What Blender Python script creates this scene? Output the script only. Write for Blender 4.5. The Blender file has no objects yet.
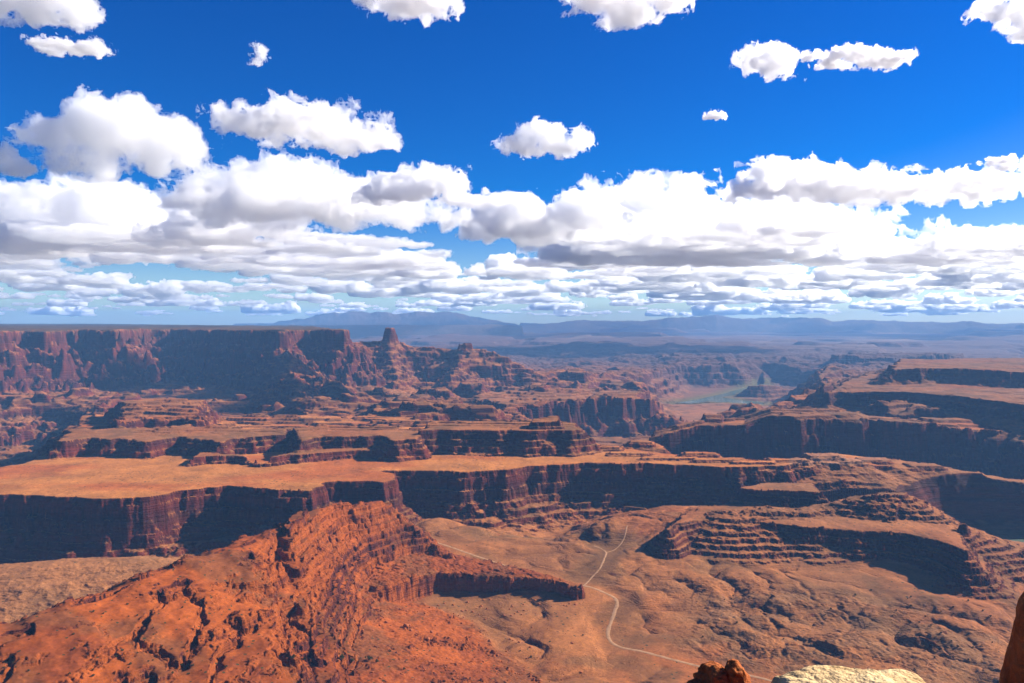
import bpy, math, time
import numpy as np
from mathutils import Vector
R = math.radians
T0 = time.time()
scene = bpy.context.scene
COL = scene.collection

# ------------------------------------------------------------------ camera
F, PITCH, EYE = 788.0, R(1.49), 600.0
cam_d = bpy.data.cameras.new('camera')
cam = bpy.data.objects.new('camera', cam_d)
COL.objects.link(cam)
cam.location = (0, 0, EYE)
cam.rotation_euler = (R(90) - PITCH, 0, 0)
cam_d.sensor_width = 36.0
cam_d.lens = 36.0 * F / 1024.0
cam_d.clip_start = 0.1
cam_d.clip_end = 600000
scene.camera = cam

# ------------------------------------------------------------------ light
SUN_AZ, SUN_EL = R(71), R(28)          # azimuth to the right of the view direction
SUN_DIR = Vector((math.sin(SUN_AZ) * math.cos(SUN_EL), math.cos(SUN_AZ) * math.cos(SUN_EL), math.sin(SUN_EL)))
world = bpy.data.worlds.new('World')
scene.world = world
world.use_nodes = True
wn, wl = world.node_tree.nodes, world.node_tree.links
wn.clear()
sky = wn.new('ShaderNodeTexSky')
sky.sky_type = 'NISHITA'
sky.sun_disc = False
sky.sun_elevation = SUN_EL
sky.sun_rotation = SUN_AZ
sky.altitude = 1800
sky.air_density = 1.0
sky.dust_density = 1.6
sky.ozone_density = 3.0
hs = wn.new('ShaderNodeHueSaturation')
hs.inputs['Hue'].default_value = 0.522
hs.inputs['Saturation'].default_value = 1.65
hs.inputs['Value'].default_value = 1.1
bg = wn.new('ShaderNodeBackground')
bg.inputs['Strength'].default_value = 0.05
wo = wn.new('ShaderNodeOutputWorld')
wl.new(sky.outputs[0], hs.inputs['Color'])
wl.new(hs.outputs[0], bg.inputs['Color'])
wl.new(bg.outputs[0], wo.inputs['Surface'])

sun_d = bpy.data.lights.new('sun', 'SUN')
sun_d.energy = 5.0
sun_d.angle = R(0.5)
sun_d.color = (1.0, 0.93, 0.82)
sun = bpy.data.objects.new('sun', sun_d)
COL.objects.link(sun)
sun.rotation_euler = SUN_DIR.to_track_quat('Z', 'Y').to_euler()
sun.location = (800, 200, 1200)

vs = scene.view_settings
vs.view_transform = 'Standard'
vs.look = 'None'
vs.exposure = 1.3
vs.gamma = 1.0
vs.use_curve_mapping = False
cy = scene.cycles
cy.max_bounces = 44
cy.diffuse_bounces = 3
cy.glossy_bounces = 2
cy.transmission_bounces = 2
cy.volume_bounces = 40
cy.transparent_max_bounces = 16
cy.use_denoising = True
cy.use_adaptive_sampling = True
cy.adaptive_threshold = 0.01
cy.volume_step_rate = 1.0
cy.volume_max_steps = 256

# ------------------------------------------------------------------ helpers
def ray(px, py):
    u = (px - 512.0) / F
    v = -(py - 341.5) / F
    return u, math.cos(PITCH) + v * math.sin(PITCH), -math.sin(PITCH) + v * math.cos(PITCH)

def pt(px, py, z):
    """ground point of height z seen at px, py"""
    u, a, b = ray(px, py)
    t = (z - EYE) / b
    return (t * u, t * a)

def ptp(px, py):
    """point of the tilted plain seen at px, py"""
    x, y = pt(px, py, 58)
    if y <= 1350:
        return (x, y)
    u, a, b = ray(px, py)
    t = (58 - .085 * 1350 - EYE) / (b - .085 * a)
    return (t * u, t * a)

def far(px, Y):
    return ((px - 512.0) / F * Y, Y)

def P(z, *pts):
    out = []
    for p in pts:
        if len(p) == 3:
            out.append(far(p[1], p[2]))
        else:
            out.append(pt(p[0], p[1], z))
    return out

rs = np.random.RandomState(11)
PERM = rs.permutation(512).astype(np.int32)
GA = rs.uniform(0, 2 * np.pi, 512)
GX, GY = np.cos(GA).astype(np.float32), np.sin(GA).astype(np.float32)

def gn(x, y, s=0):
    """gradient noise, about -0.7..0.7"""
    x = x + s * 17.31
    y = y - s * 9.77
    xf, yf = np.floor(x), np.floor(y)
    xi, yi = xf.astype(np.int32), yf.astype(np.int32)
    fx, fy = (x - xf).astype(np.float32), (y - yf).astype(np.float32)
    u = fx * fx * fx * (fx * (fx * 6 - 15) + 10)
    v = fy * fy * fy * (fy * (fy * 6 - 15) + 10)
    x0, x1 = PERM[xi & 511], PERM[(xi + 1) & 511]
    def g(h, yy, dx, dy):
        k = PERM[(h + yy) & 511]
        return GX[k] * dx + GY[k] * dy
    a = g(x0, yi, fx, fy)
    b = g(x1, yi, fx - 1, fy)
    c = g(x0, yi + 1, fx, fy - 1)
    d = g(x1, yi + 1, fx - 1, fy - 1)
    return (a + u * (b - a)) * (1 - v) + (c + u * (d - c)) * v

def fbm(x, y, scale, o=4, s=0, gain=0.5, lac=2.03):
    r, amp, f = 0, 1.0, 1.0 / scale
    for i in range(o):
        r = r + amp * gn(x * f, y * f, s + i * 3)
        amp *= gain
        f *= lac
    return r

def billow(x, y, scale, o=3, s=0, gain=0.5):
    r, amp, f = 0, 1.0, 1.0 / scale
    for i in range(o):
        r = r + amp * np.abs(gn(x * f, y * f, s + i * 5))
        amp *= gain
        f *= 2.1
    return r

def sstep(a, b, x):
    t = np.clip((x - a) / (b - a), 0, 1)
    return t * t * (3 - 2 * t)

def terr(h, step, k, mixv=.86):
    q = h / step
    n = np.floor(q)
    f = q - n
    g = np.clip((f - 0.5) * k + 0.5, 0, 1)
    g = g * mixv + f * (1 - mixv)
    return (n + g) * step

def poly_sd(X, Y, poly):
    """signed distance to polygon, positive inside"""
    n = len(poly)
    d2 = np.full(X.shape, 1e18, np.float64)
    ins = np.zeros(X.shape, bool)
    for i in range(n):
        ax, ay = poly[i]
        bx, by = poly[(i + 1) % n]
        ex, ey = bx - ax, by - ay
        wx, wy = X - ax, Y - ay
        t = np.clip((wx * ex + wy * ey) / (ex * ex + ey * ey + 1e-9), 0, 1)
        dx, dy = wx - ex * t, wy - ey * t
        d2 = np.minimum(d2, dx * dx + dy * dy)
        c = ((ay > Y) != (by > Y))
        if ey != 0:
            ins ^= c & (X < ax + (Y - ay) * ex / ey)
    d = np.sqrt(d2)
    return np.where(ins, d, -d)

def line_sd(X, Y, pts):
    """distance to a polyline and the height interpolated along it; pts = (x, y, z)"""
    best = np.full(X.shape, 1e18)
    zz = np.zeros(X.shape)
    for (ax, ay, az), (bx, by, bz) in zip(pts[:-1], pts[1:]):
        ex, ey = bx - ax, by - ay
        wx, wy = X - ax, Y - ay
        t = np.clip((wx * ex + wy * ey) / (ex * ex + ey * ey + 1e-9), 0, 1)
        dx, dy = wx - ex * t, wy - ey * t
        d2 = dx * dx + dy * dy
        m = d2 < best
        best = np.where(m, d2, best)
        zz = np.where(m, az + (bz - az) * t, zz)
    return np.sqrt(best), zz

# ------------------------------------------------------------------ terrain grid (rings about the overlook)
def geo(a, b, q):
    n = int(math.log(b / a) / q)
    return np.exp(np.linspace(math.log(a), math.log(b), n, endpoint=False))
QUAL = 1.0
rad = np.concatenate([geo(30, 800, .012), geo(800, 2600, .00105 / QUAL), geo(2600, 9000, .0022 / QUAL), geo(9000, 29000, .004)])
azd = np.concatenate([np.linspace(-52, -36, 60, endpoint=False), np.linspace(-36, 36, int(1180 * QUAL), endpoint=False), np.linspace(36, 52, 61)])
NR, NA = len(rad), len(azd)
AZ, RR = np.meshgrid(np.radians(azd), rad)
X = (RR * np.sin(AZ)).astype(np.float64)
Y = (RR * np.cos(AZ)).astype(np.float64)
PX = 512 + F * X / np.maximum(Y, 1)       # the azimuth as a plan bearing, used to lay the land out
LR = np.log(rad)

# shared roughness fields that break the rims into alcoves, buttresses and columns
near = RR < 9000
W1 = fbm(X, Y, 260, 3, 1)
W2 = fbm(X, Y, 70, 3, 2)
W3 = np.where(near, fbm(X, Y, 17, 3, 3), 0)
B1 = billow(X, Y, 110, 3, 4)
B2 = np.where(near, billow(X, Y, 26, 2, 5), 0)
FD = np.where(RR < 3500, fbm(X, Y, 6.5, 2, 6), 0)
print('fields', round(time.time() - T0, 1))

WHITE_RIM = [(400, 3), (60, 1), (0, 0), (-3, -14), (-9, -16), (-14, -44), (-22, -48), (-27, -72), (-44, -80), (-48, -90), (-64, -96), (-68, -106), (-90, -112), (-94, -120), (-130, -134), (-180, -160), (-420, -300)]
LEDGES = [(200, 4), (10, 2), (0, 0), (-2, -9), (-10, -12), (-13, -24), (-24, -28), (-27, -42), (-40, -46), (-43, -58), (-60, -63), (-64, -74), (-84, -84), (-130, -125), (-200, -260)]
LOW = [(100, 2), (0, 0), (-3, -12), (-9, -15), (-12, -28), (-30, -36), (-34, -44), (-60, -60), (-110, -130), (-200, -260)]
WINGATE = [(2000, 14), (30, 4), (0, 0), (-10, -14), (-16, -52), (-26, -58), (-34, -86), (-52, -98), (-120, -146), (-128, -164), (-210, -212), (-220, -236), (-330, -296), (-345, -318), (-480, -345), (-700, -365), (-1400, -480)]
TALL = [(200, 4), (0, 0), (-8, -40), (-30, -52), (-90, -84), (-98, -98), (-170, -124), (-300, -150), (-800, -320)]

H = 56 + 26 * fbm(X, Y, 600, 3, 20) + 0 * X
ID = np.zeros(X.shape, np.int16)
NAMES = ['terrain']
META = [None]
SLAB = np.zeros(X.shape)      # how rocky the spot is, for the colour

def add_h(h, m, idx, rock=None):
    s = np.nonzero(m)
    cur = H[s]
    up = h > cur
    H[s] = np.where(up, h, cur)
    if idx is not None:
        ID[s] = np.where(up, idx, ID[s])

def new_id(name, label, cat):
    NAMES.append(name)
    META.append((label, cat))
    return len(NAMES) - 1

def mesa(poly, z, prof, amp=(20, 8, 3), idx=None, reach=900, dome=0.0, tilt=None, rib=0.0, zn=2.0, jit=7.0, dsc=None, talw=75.0, talm=.6):
    xs = [p[0] for p in poly]
    ys = [p[1] for p in poly]
    m = (X > min(xs) - reach) & (X < max(xs) + reach) & (Y > min(ys) - reach) & (Y < max(ys) + reach)
    x, y = X[m], Y[m]
    d = poly_sd(x, y, poly)
    ground = d.copy()
    d = d + amp[0] * (W1[m] * 1.2 + W2[m] * 0.7) + amp[1] * (1.3 * B1[m] - 0.5 + W2[m] * 0.9) + amp[2] * ((1.2 * B2[m] - 0.4) * sstep(-.3, .3, W1[m] + W2[m]) + W3[m] + .35 * FD[m])
    dn = np.clip(-ground / 30, 0, 1) * np.clip((ground + 400) / 200, 0, 1)
    d = d + jit * dn * (1.4 * fbm(x, y, 38, 3, 101) + .8 * W2[m])
    if rib:
        d = d + rib * (np.clip(-ground / 160, 0, 1)) * (B1[m] * 2 - .8)
    if dsc:
        d = np.where(d < 0, d * dsc(512 + F * x / y), d)
    prof = list(prof) + [(prof[-1][0] - 150, prof[-1][1] - 700)]
    pd = np.array([p[0] for p in prof][::-1], float)
    pz = np.array([p[1] for p in prof][::-1], float)
    gd = np.arange(-900.0, 200.0, 1.0)
    gs = np.convolve(np.pad(np.interp(gd, pd, pz), 16, mode='edge'), np.ones(33) / 33, 'valid')
    tal = sstep(-.05, .30, fbm(x * 1.0, y * 1.0, talw, 3, 131)) * sstep(-4, -26, d) * talm
    dd = d + 1.2 * FD[m]
    h = z + np.interp(dd, pd, pz) * (1 - tal) + np.interp(dd, gd, gs) * tal + zn * (W1[m] + W2[m] * .6) + .7 * W3[m]
    if dome:
        h = h + dome * np.clip(d, 0, 80) / 80 * (0.6 + 1.2 * W1[m])
    if tilt:
        h = h + tilt(x, y)
    add_h(h, m, idx)

def ridge(pts, slope, step, k, idx=None, reach=700, rough=(14, 8, 3), base=0.0, zmin=-400, rnd=15.0, ribs=12.0, tm=.66):
    xs = [p[0] for p in pts]
    ys = [p[1] for p in pts]
    m = (X > min(xs) - reach) & (X < max(xs) + reach) & (Y > min(ys) - reach) & (Y < max(ys) + reach)
    x, y = X[m], Y[m]
    d, zz = line_sd(x, y, pts)
    d = np.sqrt(d * d + rnd * rnd) - rnd
    h = zz - slope * d + rough[0] * W1[m] + rough[1] * W2[m] + rough[2] * W3[m] - ribs * (B1[m] - .3) * np.clip(d / 60, 0, 1)
    if step:
        hj = h + 5 * W1[m] + 1.5 * W3[m]
        h = terr(hj, step, k, tm * (1 - (.8 if tm < .8 else .5) * sstep(-.05, .3, fbm(x, y, 85, 3, 133)))) - (hj - h) * .5
    h = h + 1.2 * W3[m] + .8 * FD[m]
    add_h(h, m, idx)

# ---- far country: worn benches and canyons running off to the horizon
wx = X + 260 * fbm(X, Y, 1500, 3, 31)
wy = Y + 260 * fbm(X, Y, 1500, 3, 32)
n1 = fbm(wx, wy, 1500, 5, 33, .55)
hf = 188 + (150 - 70 * sstep(4500, 7000, RR)) * n1 + 10 * W1
hf = terr(hf, 34, 6.0) + 5 * W2
hs_ = 40 * fbm(X * .7, Y * 1.5, 420, 4, 35, .55)
hf = hf + terr(hs_, 11, 5.0)
left_start = np.interp(PX, [500, 600, 690, 760, 1000], [2600, 3600, 3400, 2700, 2600])
wfar = sstep(0, 1, (Y - left_start) / 700.0)
hf = np.minimum(hf, 205 + (Y - 2500) * .02 + 70)
h_far = np.where(Y > left_start - 50, -80 + (hf + 80) * wfar, -500)
n2 = fbm(wx, wy, 5200, 5, 37, .5)
hfar2 = 160 + 300 * n2 + 50 * n1
hfar2 = terr(hfar2, 95, 7.0) + 8 * n1
w2 = sstep(7000, 14000, RR)
h_far = h_far * (1 - w2) + np.clip(hfar2, 30, 430) * w2
n3 = fbm(wx, wy, 16000, 5, 41, .5)
hfar3 = terr(330 + 480 * n3 + 100 * n2, 130, 7.0)
w3 = sstep(10000, 18000, RR)
h_far = h_far * (1 - w3) + np.clip(hfar3, 100, 520) * w3
H = np.maximum(H, h_far)

# ---- basins cut into the benches
def basin(poly, z, prof, amp=(30, 12, 4)):
    xs = [p[0] for p in poly]
    ys = [p[1] for p in poly]
    m = (X > min(xs) - 900) & (X < max(xs) + 900) & (Y > min(ys) - 900) & (Y < max(ys) + 900)
    d = -poly_sd(X[m], Y[m], poly)
    d = d + amp[0] * W1[m] + amp[1] * (B1[m] * 1.6 - .6) + amp[2] * (B2[m] * 1.5 - .5)
    pd = np.array([p[0] for p in prof], float)
    pz = np.array([p[1] for p in prof], float)
    h = z + np.interp(d, pd, pz) + 3 * W2[m]
    H[m] = np.minimum(H[m], h)
BAS = [(-500, -2), (0, 0), (40, 14), (90, 30), (100, 60), (140, 72), (150, 110), (200, 130), (210, 170), (900, 700)]
basin(P(16, (560, 446), (610, 446), (690, 437), (690, 424), (640, 424), (590, 431)), 18, BAS)
RIVER_FAR = P(10, (640, 404), (690, 400), (715, 396), (742, 389), (760, 384), (772, 383), (800, 386), (790, 395), (760, 402), (720, 406), (680, 408))
basin(RIVER_FAR, 6, BAS)
basin(P(60, (-160, 452), (-160, 480), (-30, 476), (10, 466), (38, 452), (48, 440), (30, 436)), 60, BAS)

# ---- orange bench: the long rim that runs right across the view
BENCH = P(200, (-260, 478), (-120, 490), (0, 494), (60, 497), (110, 499), (150, 497), (182, 491), (228, 486), (262, 488), (312, 491), (322, 483), (340, 481), (384, 483), (396, 478), (394, 474),
          (378, 471), (400, 470.5), (440, 471), (470, 472), (500, 470), (540, 466), (590, 463), (625, 464), (645, 463), (700, 466), (722, 468), (780, 466), (812, 461), (826, 463), (840, 464),
          (840, 454), (830, 452), (805, 456), (770, 461), (740, 461), (700, 457), (640, 450), (600, 446), (580, 440), ('b', 560, 2900), ('b', 300, 3400), ('b', 80, 3100), (70, 444), (48, 452), (20, 464), (-20, 471), (-120, 474))
i_bench = new_id('bench', 'wide orange bench with a dark layered cliff running across the middle of the canyon', 'rock bench')
mesa(BENCH, 200, WHITE_RIM, (21, 8, 3.2), i_bench, rib=10, dsc=lambda p: np.interp(p, [110, 190, 380, 420, 600, 680], [2.0, 1.1, 1.1, .92, .92, 1.7]))
FIN_PR = [(60, 1), (0, 0), (-4, -40), (-12, -45), (-16, -88), (-28, -94), (-33, -116), (-60, -132), (-160, -250)]
FIN = [(800, 463, 200), (826, 463, 198), (870, 465, 190), (900, 468, 182), (930, 471, 174), (960, 475, 164), (1010, 483, 150), (1060, 490, 140), (1060, 484, 140), (1012, 479, 150), (960, 469.5, 164), (915, 462, 178), (870, 457, 190), (830, 452, 198)]
mesa([pt(*p) for p in FIN], 200, FIN_PR, (6, 4, 3), i_bench, 500, tilt=lambda x, y: -np.interp((512 + F * x / y), [820, 870, 930, 1010, 1060], [0, 10, 26, 50, 60]))
# pale knobs along the right end of the rim
for a, b, dz, zb in ((822, 457, 9, 206), (872, 460.5, 8, 192), (920, 466, 7, 180), (842, 461, 5, 198), (965, 474, 5, 166)):
    x0, y0 = pt(a, b, zb)
    mesa([(x0 - 42, y0 - 26), (x0 + 46, y0 - 30), (x0 + 50, y0 + 20), (x0 - 40, y0 + 22)], zb - 2 + dz, [(60, 3), (0, 0), (-3, -4), (-8, -5), (-11, -10), (-200, -80)], (7, 4, 2), i_bench, 120)

for a, b, w_, dz in ((628, 455, 30, 9), (668, 459, 38, 7), (716, 461, 34, 8), (752, 463, 30, 6), (700, 456, 26, 12), (604, 450, 24, 12), (640, 447, 20, 14), (786, 461, 26, 7)):
    x0, y0 = pt(a, b, 202)
    mesa([(x0 - w_ * 2, y0 - 14), (x0 + w_ * 1.8, y0 - 18), (x0 + w_ * 2.2, y0 + 12), (x0 - w_ * 1.7, y0 + 20)], 200 + dz, [(60, 2), (0, 0), (-3, -4), (-9, -5), (-12, -10), (-40, -20), (-120, -120)], (9, 6, 3), i_bench, 150)

# ---- ledges and low buttes standing on the bench
i_led = new_id('butte', 'dark red stepped butte on the far edge of the orange bench, in the centre of the view', 'butte')
mesa(P(272, ('b', 418, 2370), ('b', 440, 2400), ('b', 470, 2390), ('b', 498, 2370), ('b', 510, 2410), ('b', 524, 2360), ('b', 550, 2380), ('b', 572, 2370), ('b', 582, 2410), ('b', 580, 2500), ('b', 540, 2540), ('b', 430, 2560)), 268, LEDGES, (16, 8, 4), i_led, 500)
mesa(P(290, ('b', 530, 2410), ('b', 545, 2400), ('b', 560, 2410), ('b', 558, 2480), ('b', 532, 2480)), 292, LOW, (5, 4, 2), i_led, 200)
i_l2 = new_id('ledge', 'low red ledge with a dark cliff at the back of the orange bench, left of the stepped butte', 'rock ledge')
mesa(P(255, (300, 441), (322, 437), (350, 436.5), (384, 436), (388, 440), (392, 441), (418, 439), ('b', 430, 2500), ('b', 330, 2540), ('b', 290, 2500)), 255, LEDGES, (14, 8, 4), i_l2, 500)
i_l3 = new_id('ledge', 'small knobbly red ridge lying on the orange bench in front of a longer dark ledge', 'rock ledge')
mesa(P(222, (266, 459), (290, 456), (330, 453), (352, 451), (374, 451), (376, 449), (350, 448), (300, 451)), 224, LOW, (9, 8, 4), i_l3, 300)
i_l4 = new_id('ledge', 'broken red ledges and shadowed cliffs at the back left of the orange bench', 'rock ledge')
mesa(P(245, (66, 442), (90, 439), (120, 440), (145, 443), (160, 440), (178, 438), (205, 441), (222, 443), (228, 440), (260, 438), (290, 436), ('b', 290, 2520), ('b', 160, 2560), ('b', 60, 2520)), 246, LEDGES, (22, 14, 4), i_l4, 500)
mesa(P(262, (118, 421), (142, 417), (170, 416), (200, 421), ('b', 205, 3300), ('b', 120, 3300)), 262, LEDGES, (24, 14, 4), i_l4, 500)
mesa(P(225, (190, 458), (205, 455), (240, 455), (262, 459), (240, 452), (200, 452)), 222, LOW, (12, 8, 4), i_l4, 300)

# ---- dark wall across the right, and the mesas behind it
i_dw = new_id('cliff', 'long dark shadowed cliff wall beyond the pale rim on the right', 'cliff')
D_TOP = lambda x, y: np.interp(512 + F * x / y, [650, 672, 700, 722, 745, 772, 858, 870, 930, 1030, 1200], [-40, -22, 0, 4, 6, 40, 36, 22, 10, -4, -40])
mesa([far(652, 2820), far(672, 2860), far(700, 2880), far(730, 2850), far(770, 2870), far(800, 2830), far(858, 2860), far(870, 2960), far(884, 2870), far(930, 2870), far(1030, 2820), far(1200, 2700), far(1200, 3000), far(1030, 3110), far(930, 3100), far(860, 3200), far(760, 3160), far(700, 3060), far(660, 2960)], 205, [(600, 0), (60, 1), (0, 0), (-5, -50), (-14, -55), (-20, -104), (-36, -112), (-42, -138), (-90, -158), (-240, -200), (-400, -400)], (26, 12, 4), i_dw, 700, tilt=D_TOP)
mesa(P(222, (706, 420), (722, 420), ('b', 724, 3100), ('b', 704, 3100)), 224, LOW, (5, 4, 2), i_dw, 200)
i_rm = new_id('mesa', 'broad two-stepped mesa with a pale terrace near the right edge of the view', 'mesa')
E_PR = [(900, 8), (60, 1), (0, 0), (-6, -22), (-22, -30), (-30, -58), (-60, -68), (-140, -86), (-220, -110), (-330, -240)]
mesa(P(290, (826, 391), (838, 390), (860, 391), (900, 393), (950, 396), (1024, 404), (1200, 423), ('b', 1200, 5800), ('b', 1000, 5900), ('b', 900, 5200), ('b', 850, 4200)), 290, E_PR, (16, 10, 4), i_rm, 800, rib=22)
mesa(P(308, (823, 384), (830, 383), ('b', 832, 3780), ('b', 824, 3800)), 307, LOW, (4, 4, 2), i_rm, 200)
mesa(P(362, (890, 369.5), (930, 369.5), (985, 371), (1050, 372), (1200, 378), ('b', 1200, 5400), ('b', 900, 4900)), 362, [(900, 6), (0, 0), (-8, -26), (-30, -36), (-36, -48), (-80, -66), (-300, -120)], (20, 14, 5), i_rm, 800, rib=40)
i_rb = new_id('butte', 'low hazy red mesa with dark ends far behind the two-stepped mesa', 'butte')
mesa([far(838, 7600), far(890, 7400), far(960, 7600), far(960, 8300), far(850, 8300)], 262, TALL, (60, 30, 4), i_rb, 800)
for a, b, c in ((700, 6900, 120), (722, 7200, 130), (741, 7600, 150)):
    ridge([far(a - 6, b) + (c + 60,), far(a + 8, b + 60) + (c + 72,)], .8, 24, 4, None, 400, (6, 6, 3), rnd=8)

# ---- tall mesa on the left with its spur, tower and ridge
i_lm = new_id('mesa', 'tall flat-topped red mesa with sheer cliffs over banded slopes on the left skyline', 'mesa')
mesa([far(-420, 3700), far(-200, 4050), far(-60, 4330), far(4, 4500), far(24, 4800), far(44, 4640), far(60, 4880), far(86, 5060), far(117, 4860), far(124, 5200), far(150, 5500), far(172, 5600), far(230, 5150), far(284, 4760), far(290, 5000), far(312, 5120), far(342, 4900), far(347, 5250), far(330, 6000), far(300, 9000), far(100, 16000), far(-500, 16000)], 538, WINGATE, (34, 26, 9), i_lm, 2000, rib=90, zn=4)
i_sp = new_id('ridge', 'banded rock spur running out from the tall left mesa with its left side in shadow', 'ridge')
ridge([far(285, 4720) + (430,), far(288, 4560) + (398,), far(290, 4250) + (338,), far(294, 4050) + (316,), far(300, 3800) + (262,), far(320, 3700) + (236,)], .72, 30, 4, i_sp, 900, (12, 10, 4), ribs=40, rnd=8)
ridge([far(290, 4250) + (330,), far(330, 4100) + (290,), far(345, 3950) + (235,)], .7, 30, 4, i_sp, 700, (12, 10, 4), ribs=40, rnd=6)
i_rg = new_id('ridge', 'banded ridge trailing off to the right of the tall left mesa below the lone tower', 'ridge')
ridge([far(346, 5250) + (452,), far(366, 5350) + (436,), far(390, 5400) + (450,), far(412, 5400) + (418,), far(430, 5350) + (424,), far(448, 5300) + (412,), far(464, 5300) + (434,), far(475, 5300) + (415,), far(505, 5200) + (350,), far(540, 5100) + (262,), far(560, 5000) + (215,)], .6, 32, 4, i_rg, 900, (12, 10, 4), ribs=46, rnd=8)
ridge([far(390, 5400) + (440,), far(392, 5000) + (330,), far(398, 4700) + (230,)], .6, 32, 4, i_rg, 700, (12, 10, 4), ribs=46, rnd=8)
ridge([far(462, 5300) + (420,), far(458, 5000) + (330,), far(450, 4750) + (225,)], .6, 32, 4, i_rg, 700, (12, 10, 4), ribs=46, rnd=8)
mesa([far(459, 5270), far(472, 5270), far(472, 5320), far(459, 5320)], 452, TALL, (4, 4, 3), i_rg, 200)
i_tw = new_id('butte', 'lone red rock tower on a cone of rubble between the tall left mesa and the ridge', 'butte')
mesa([far(387, 5380), far(391, 5372), far(393.5, 5400), far(392, 5420), far(387, 5420)], 546, [(40, 2), (0, 0), (-6, -10), (-12, -38), (-20, -50), (-26, -84), (-60, -112), (-140, -170), (-300, -300)], (7, 6, 5), i_tw, 300, rib=18)
for a, b, c, w in ((435, 4200, 226, 14), (378, 3900, 232, 5), (575, 5200, 262, 9), (470, 4500, 228, 10)):
    mesa([far(a - w, b), far(a + w, b - 40), far(a + w, b + 120), far(a - w, b + 140)], c + 12, LOW, (14, 10, 4), None, 300)

# ---- far red cliff in the middle distance (lit band left of the river)
i_rd = new_id('cliff', 'sunlit pinkish cliff band in the middle distance left of the distant river', 'cliff')
mesa(P(190, (512, 411), (530, 407), (560, 405), (600, 402), (650, 401), (690, 400), ('b', 690, 4700), ('b', 500, 4700), ('b', 470, 4300)), 190, [(600, 2), (0, 0), (-14, -52), (-26, -60), (-36, -96), (-90, -120), (-160, -150), (-600, -300)], (46, 34, 6), i_rd, 500, rib=20)

i_hm = new_id('hill', 'pale smooth hump below the dark cliff at the left edge with grey badland gullies', 'hill')
ridge([far(-200, 1430) + (122,), far(-60, 1500) + (122,), far(60, 1560) + (120,), far(130, 1590) + (116,), far(200, 1600) + (104,)], .34, 0, 1, i_hm, 400, (3, 1.2, .2), rnd=30, ribs=14)
# ---- the smooth orange plain that carries the road
PLAIN = [ptp(*p) for p in ((400, 530), (430, 516), (462, 526), (500, 535), (545, 540), (590, 535), (625, 523), (660, 517), (760, 520), (900, 540), (990, 590), (1100, 760), (300, 760), (300, 640))]
def plain():
    m = (X > -700) & (X < 1300) & (Y > 800) & (Y < 2300)
    d = poly_sd(X[m], Y[m], PLAIN) + 18 * W1[m] + 6 * W2[m]
    h = 58 + .085 * np.clip(Y[m] - 1350, 0, 600) + np.interp(d, [-300, -90, -30, 0, 60, 400], [-60, -34, -12, -3, 4, 0]) + 5 * fbm(X[m], Y[m], 240, 2, 55)
    s_ = sstep(-400, -60, d)
    H[m] = H[m] * (1 - s_) + np.where(ID[m] == 0, h, np.maximum(H[m], h)) * s_
    up = (h > H[m] - 1e-6) & (s_ > .9)
    ID[m] = np.where(up, 0, ID[m])
plain()
# ---- middle ground: layered mesa on the right of the plain
ridge([far(585, 1790) + (96,), far(625, 1850) + (116,), far(655, 1900) + (130,), far(700, 1950) + (138,)], .30, 0, 1, None, 400, (3, 2, .5), rnd=50, ribs=5)
i_mm = new_id('mesa', 'dark red layered mesa with smooth slopes behind the dirt road', 'mesa')
mesa(P(138, (668, 530), (676, 524), (700, 520.5), (760, 522), (800, 527), (850, 530), (900, 533), (935, 540), (955, 547), (966, 552), (968, 546), (955, 528), (935, 512), (900, 503), (850, 510), (800, 505), (740, 500), (700, 508), (680, 516)), 138,
     [(120, 5), (20, 2), (0, 0), (-2, -5), (-5, -6), (-7, -14), (-16, -16), (-18, -21), (-24, -23), (-26, -33), (-40, -36), (-41, -40), (-47, -41), (-49, -50), (-66, -55), (-68, -59), (-84, -64), (-86, -67), (-120, -76), (-200, -92), (-500, -200)], (7, 4, 2.5), i_mm, 450, jit=4, talm=.35)
ridge([pt(722, 512, 150) + (150,), pt(770, 509, 152) + (154,), pt(800, 514, 146) + (147,), far(830, 1890) + (156,), far(862, 1890) + (172,), far(888, 1890) + (183,), far(906, 1880) + (178,), far(930, 1830) + (160,), far(958, 1780) + (140,)], .42, 9, 2.2, i_mm, 320, (5, 3, 2), rnd=30, ribs=4)
mesa([far(872, 1870), far(905, 1865), far(908, 1890), far(880, 1900)], 184, [(60, 2), (0, 0), (-2, -7), (-8, -10), (-60, -34), (-300, -200)], (6, 5, 3), i_mm, 150)
mesa([far(962, 1722), far(970, 1720), far(971, 1734), far(963, 1738)], 150, [(20, 2), (0, 0), (-2, -14), (-12, -24), (-60, -60), (-200, -200)], (2, 2, 1.5), i_mm, 100)
i_mr = new_id('ridge', 'small layered ridge with a shadowed left end behind the dark red layered mesa', 'ridge')
mesa([far(738, 1990), far(760, 1960), far(800, 1950), (P(160, (826, 500)))[0], far(812, 2040), far(770, 2070)], 176, LOW, (10, 7, 3), i_mr, 300, dome=6)
i_mp = new_id('butte', 'small dark wedge of cliff where the orange plain meets the far canyon wall', 'butte')
mesa(P(98, (609, 504), (622, 506), (646, 509), (640, 503), (618, 501)), 98, [(60, 0), (0, 0), (-3, -30), (-10, -40), (-40, -60), (-200, -200)], (4, 4, 2), i_mp, 200)

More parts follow.
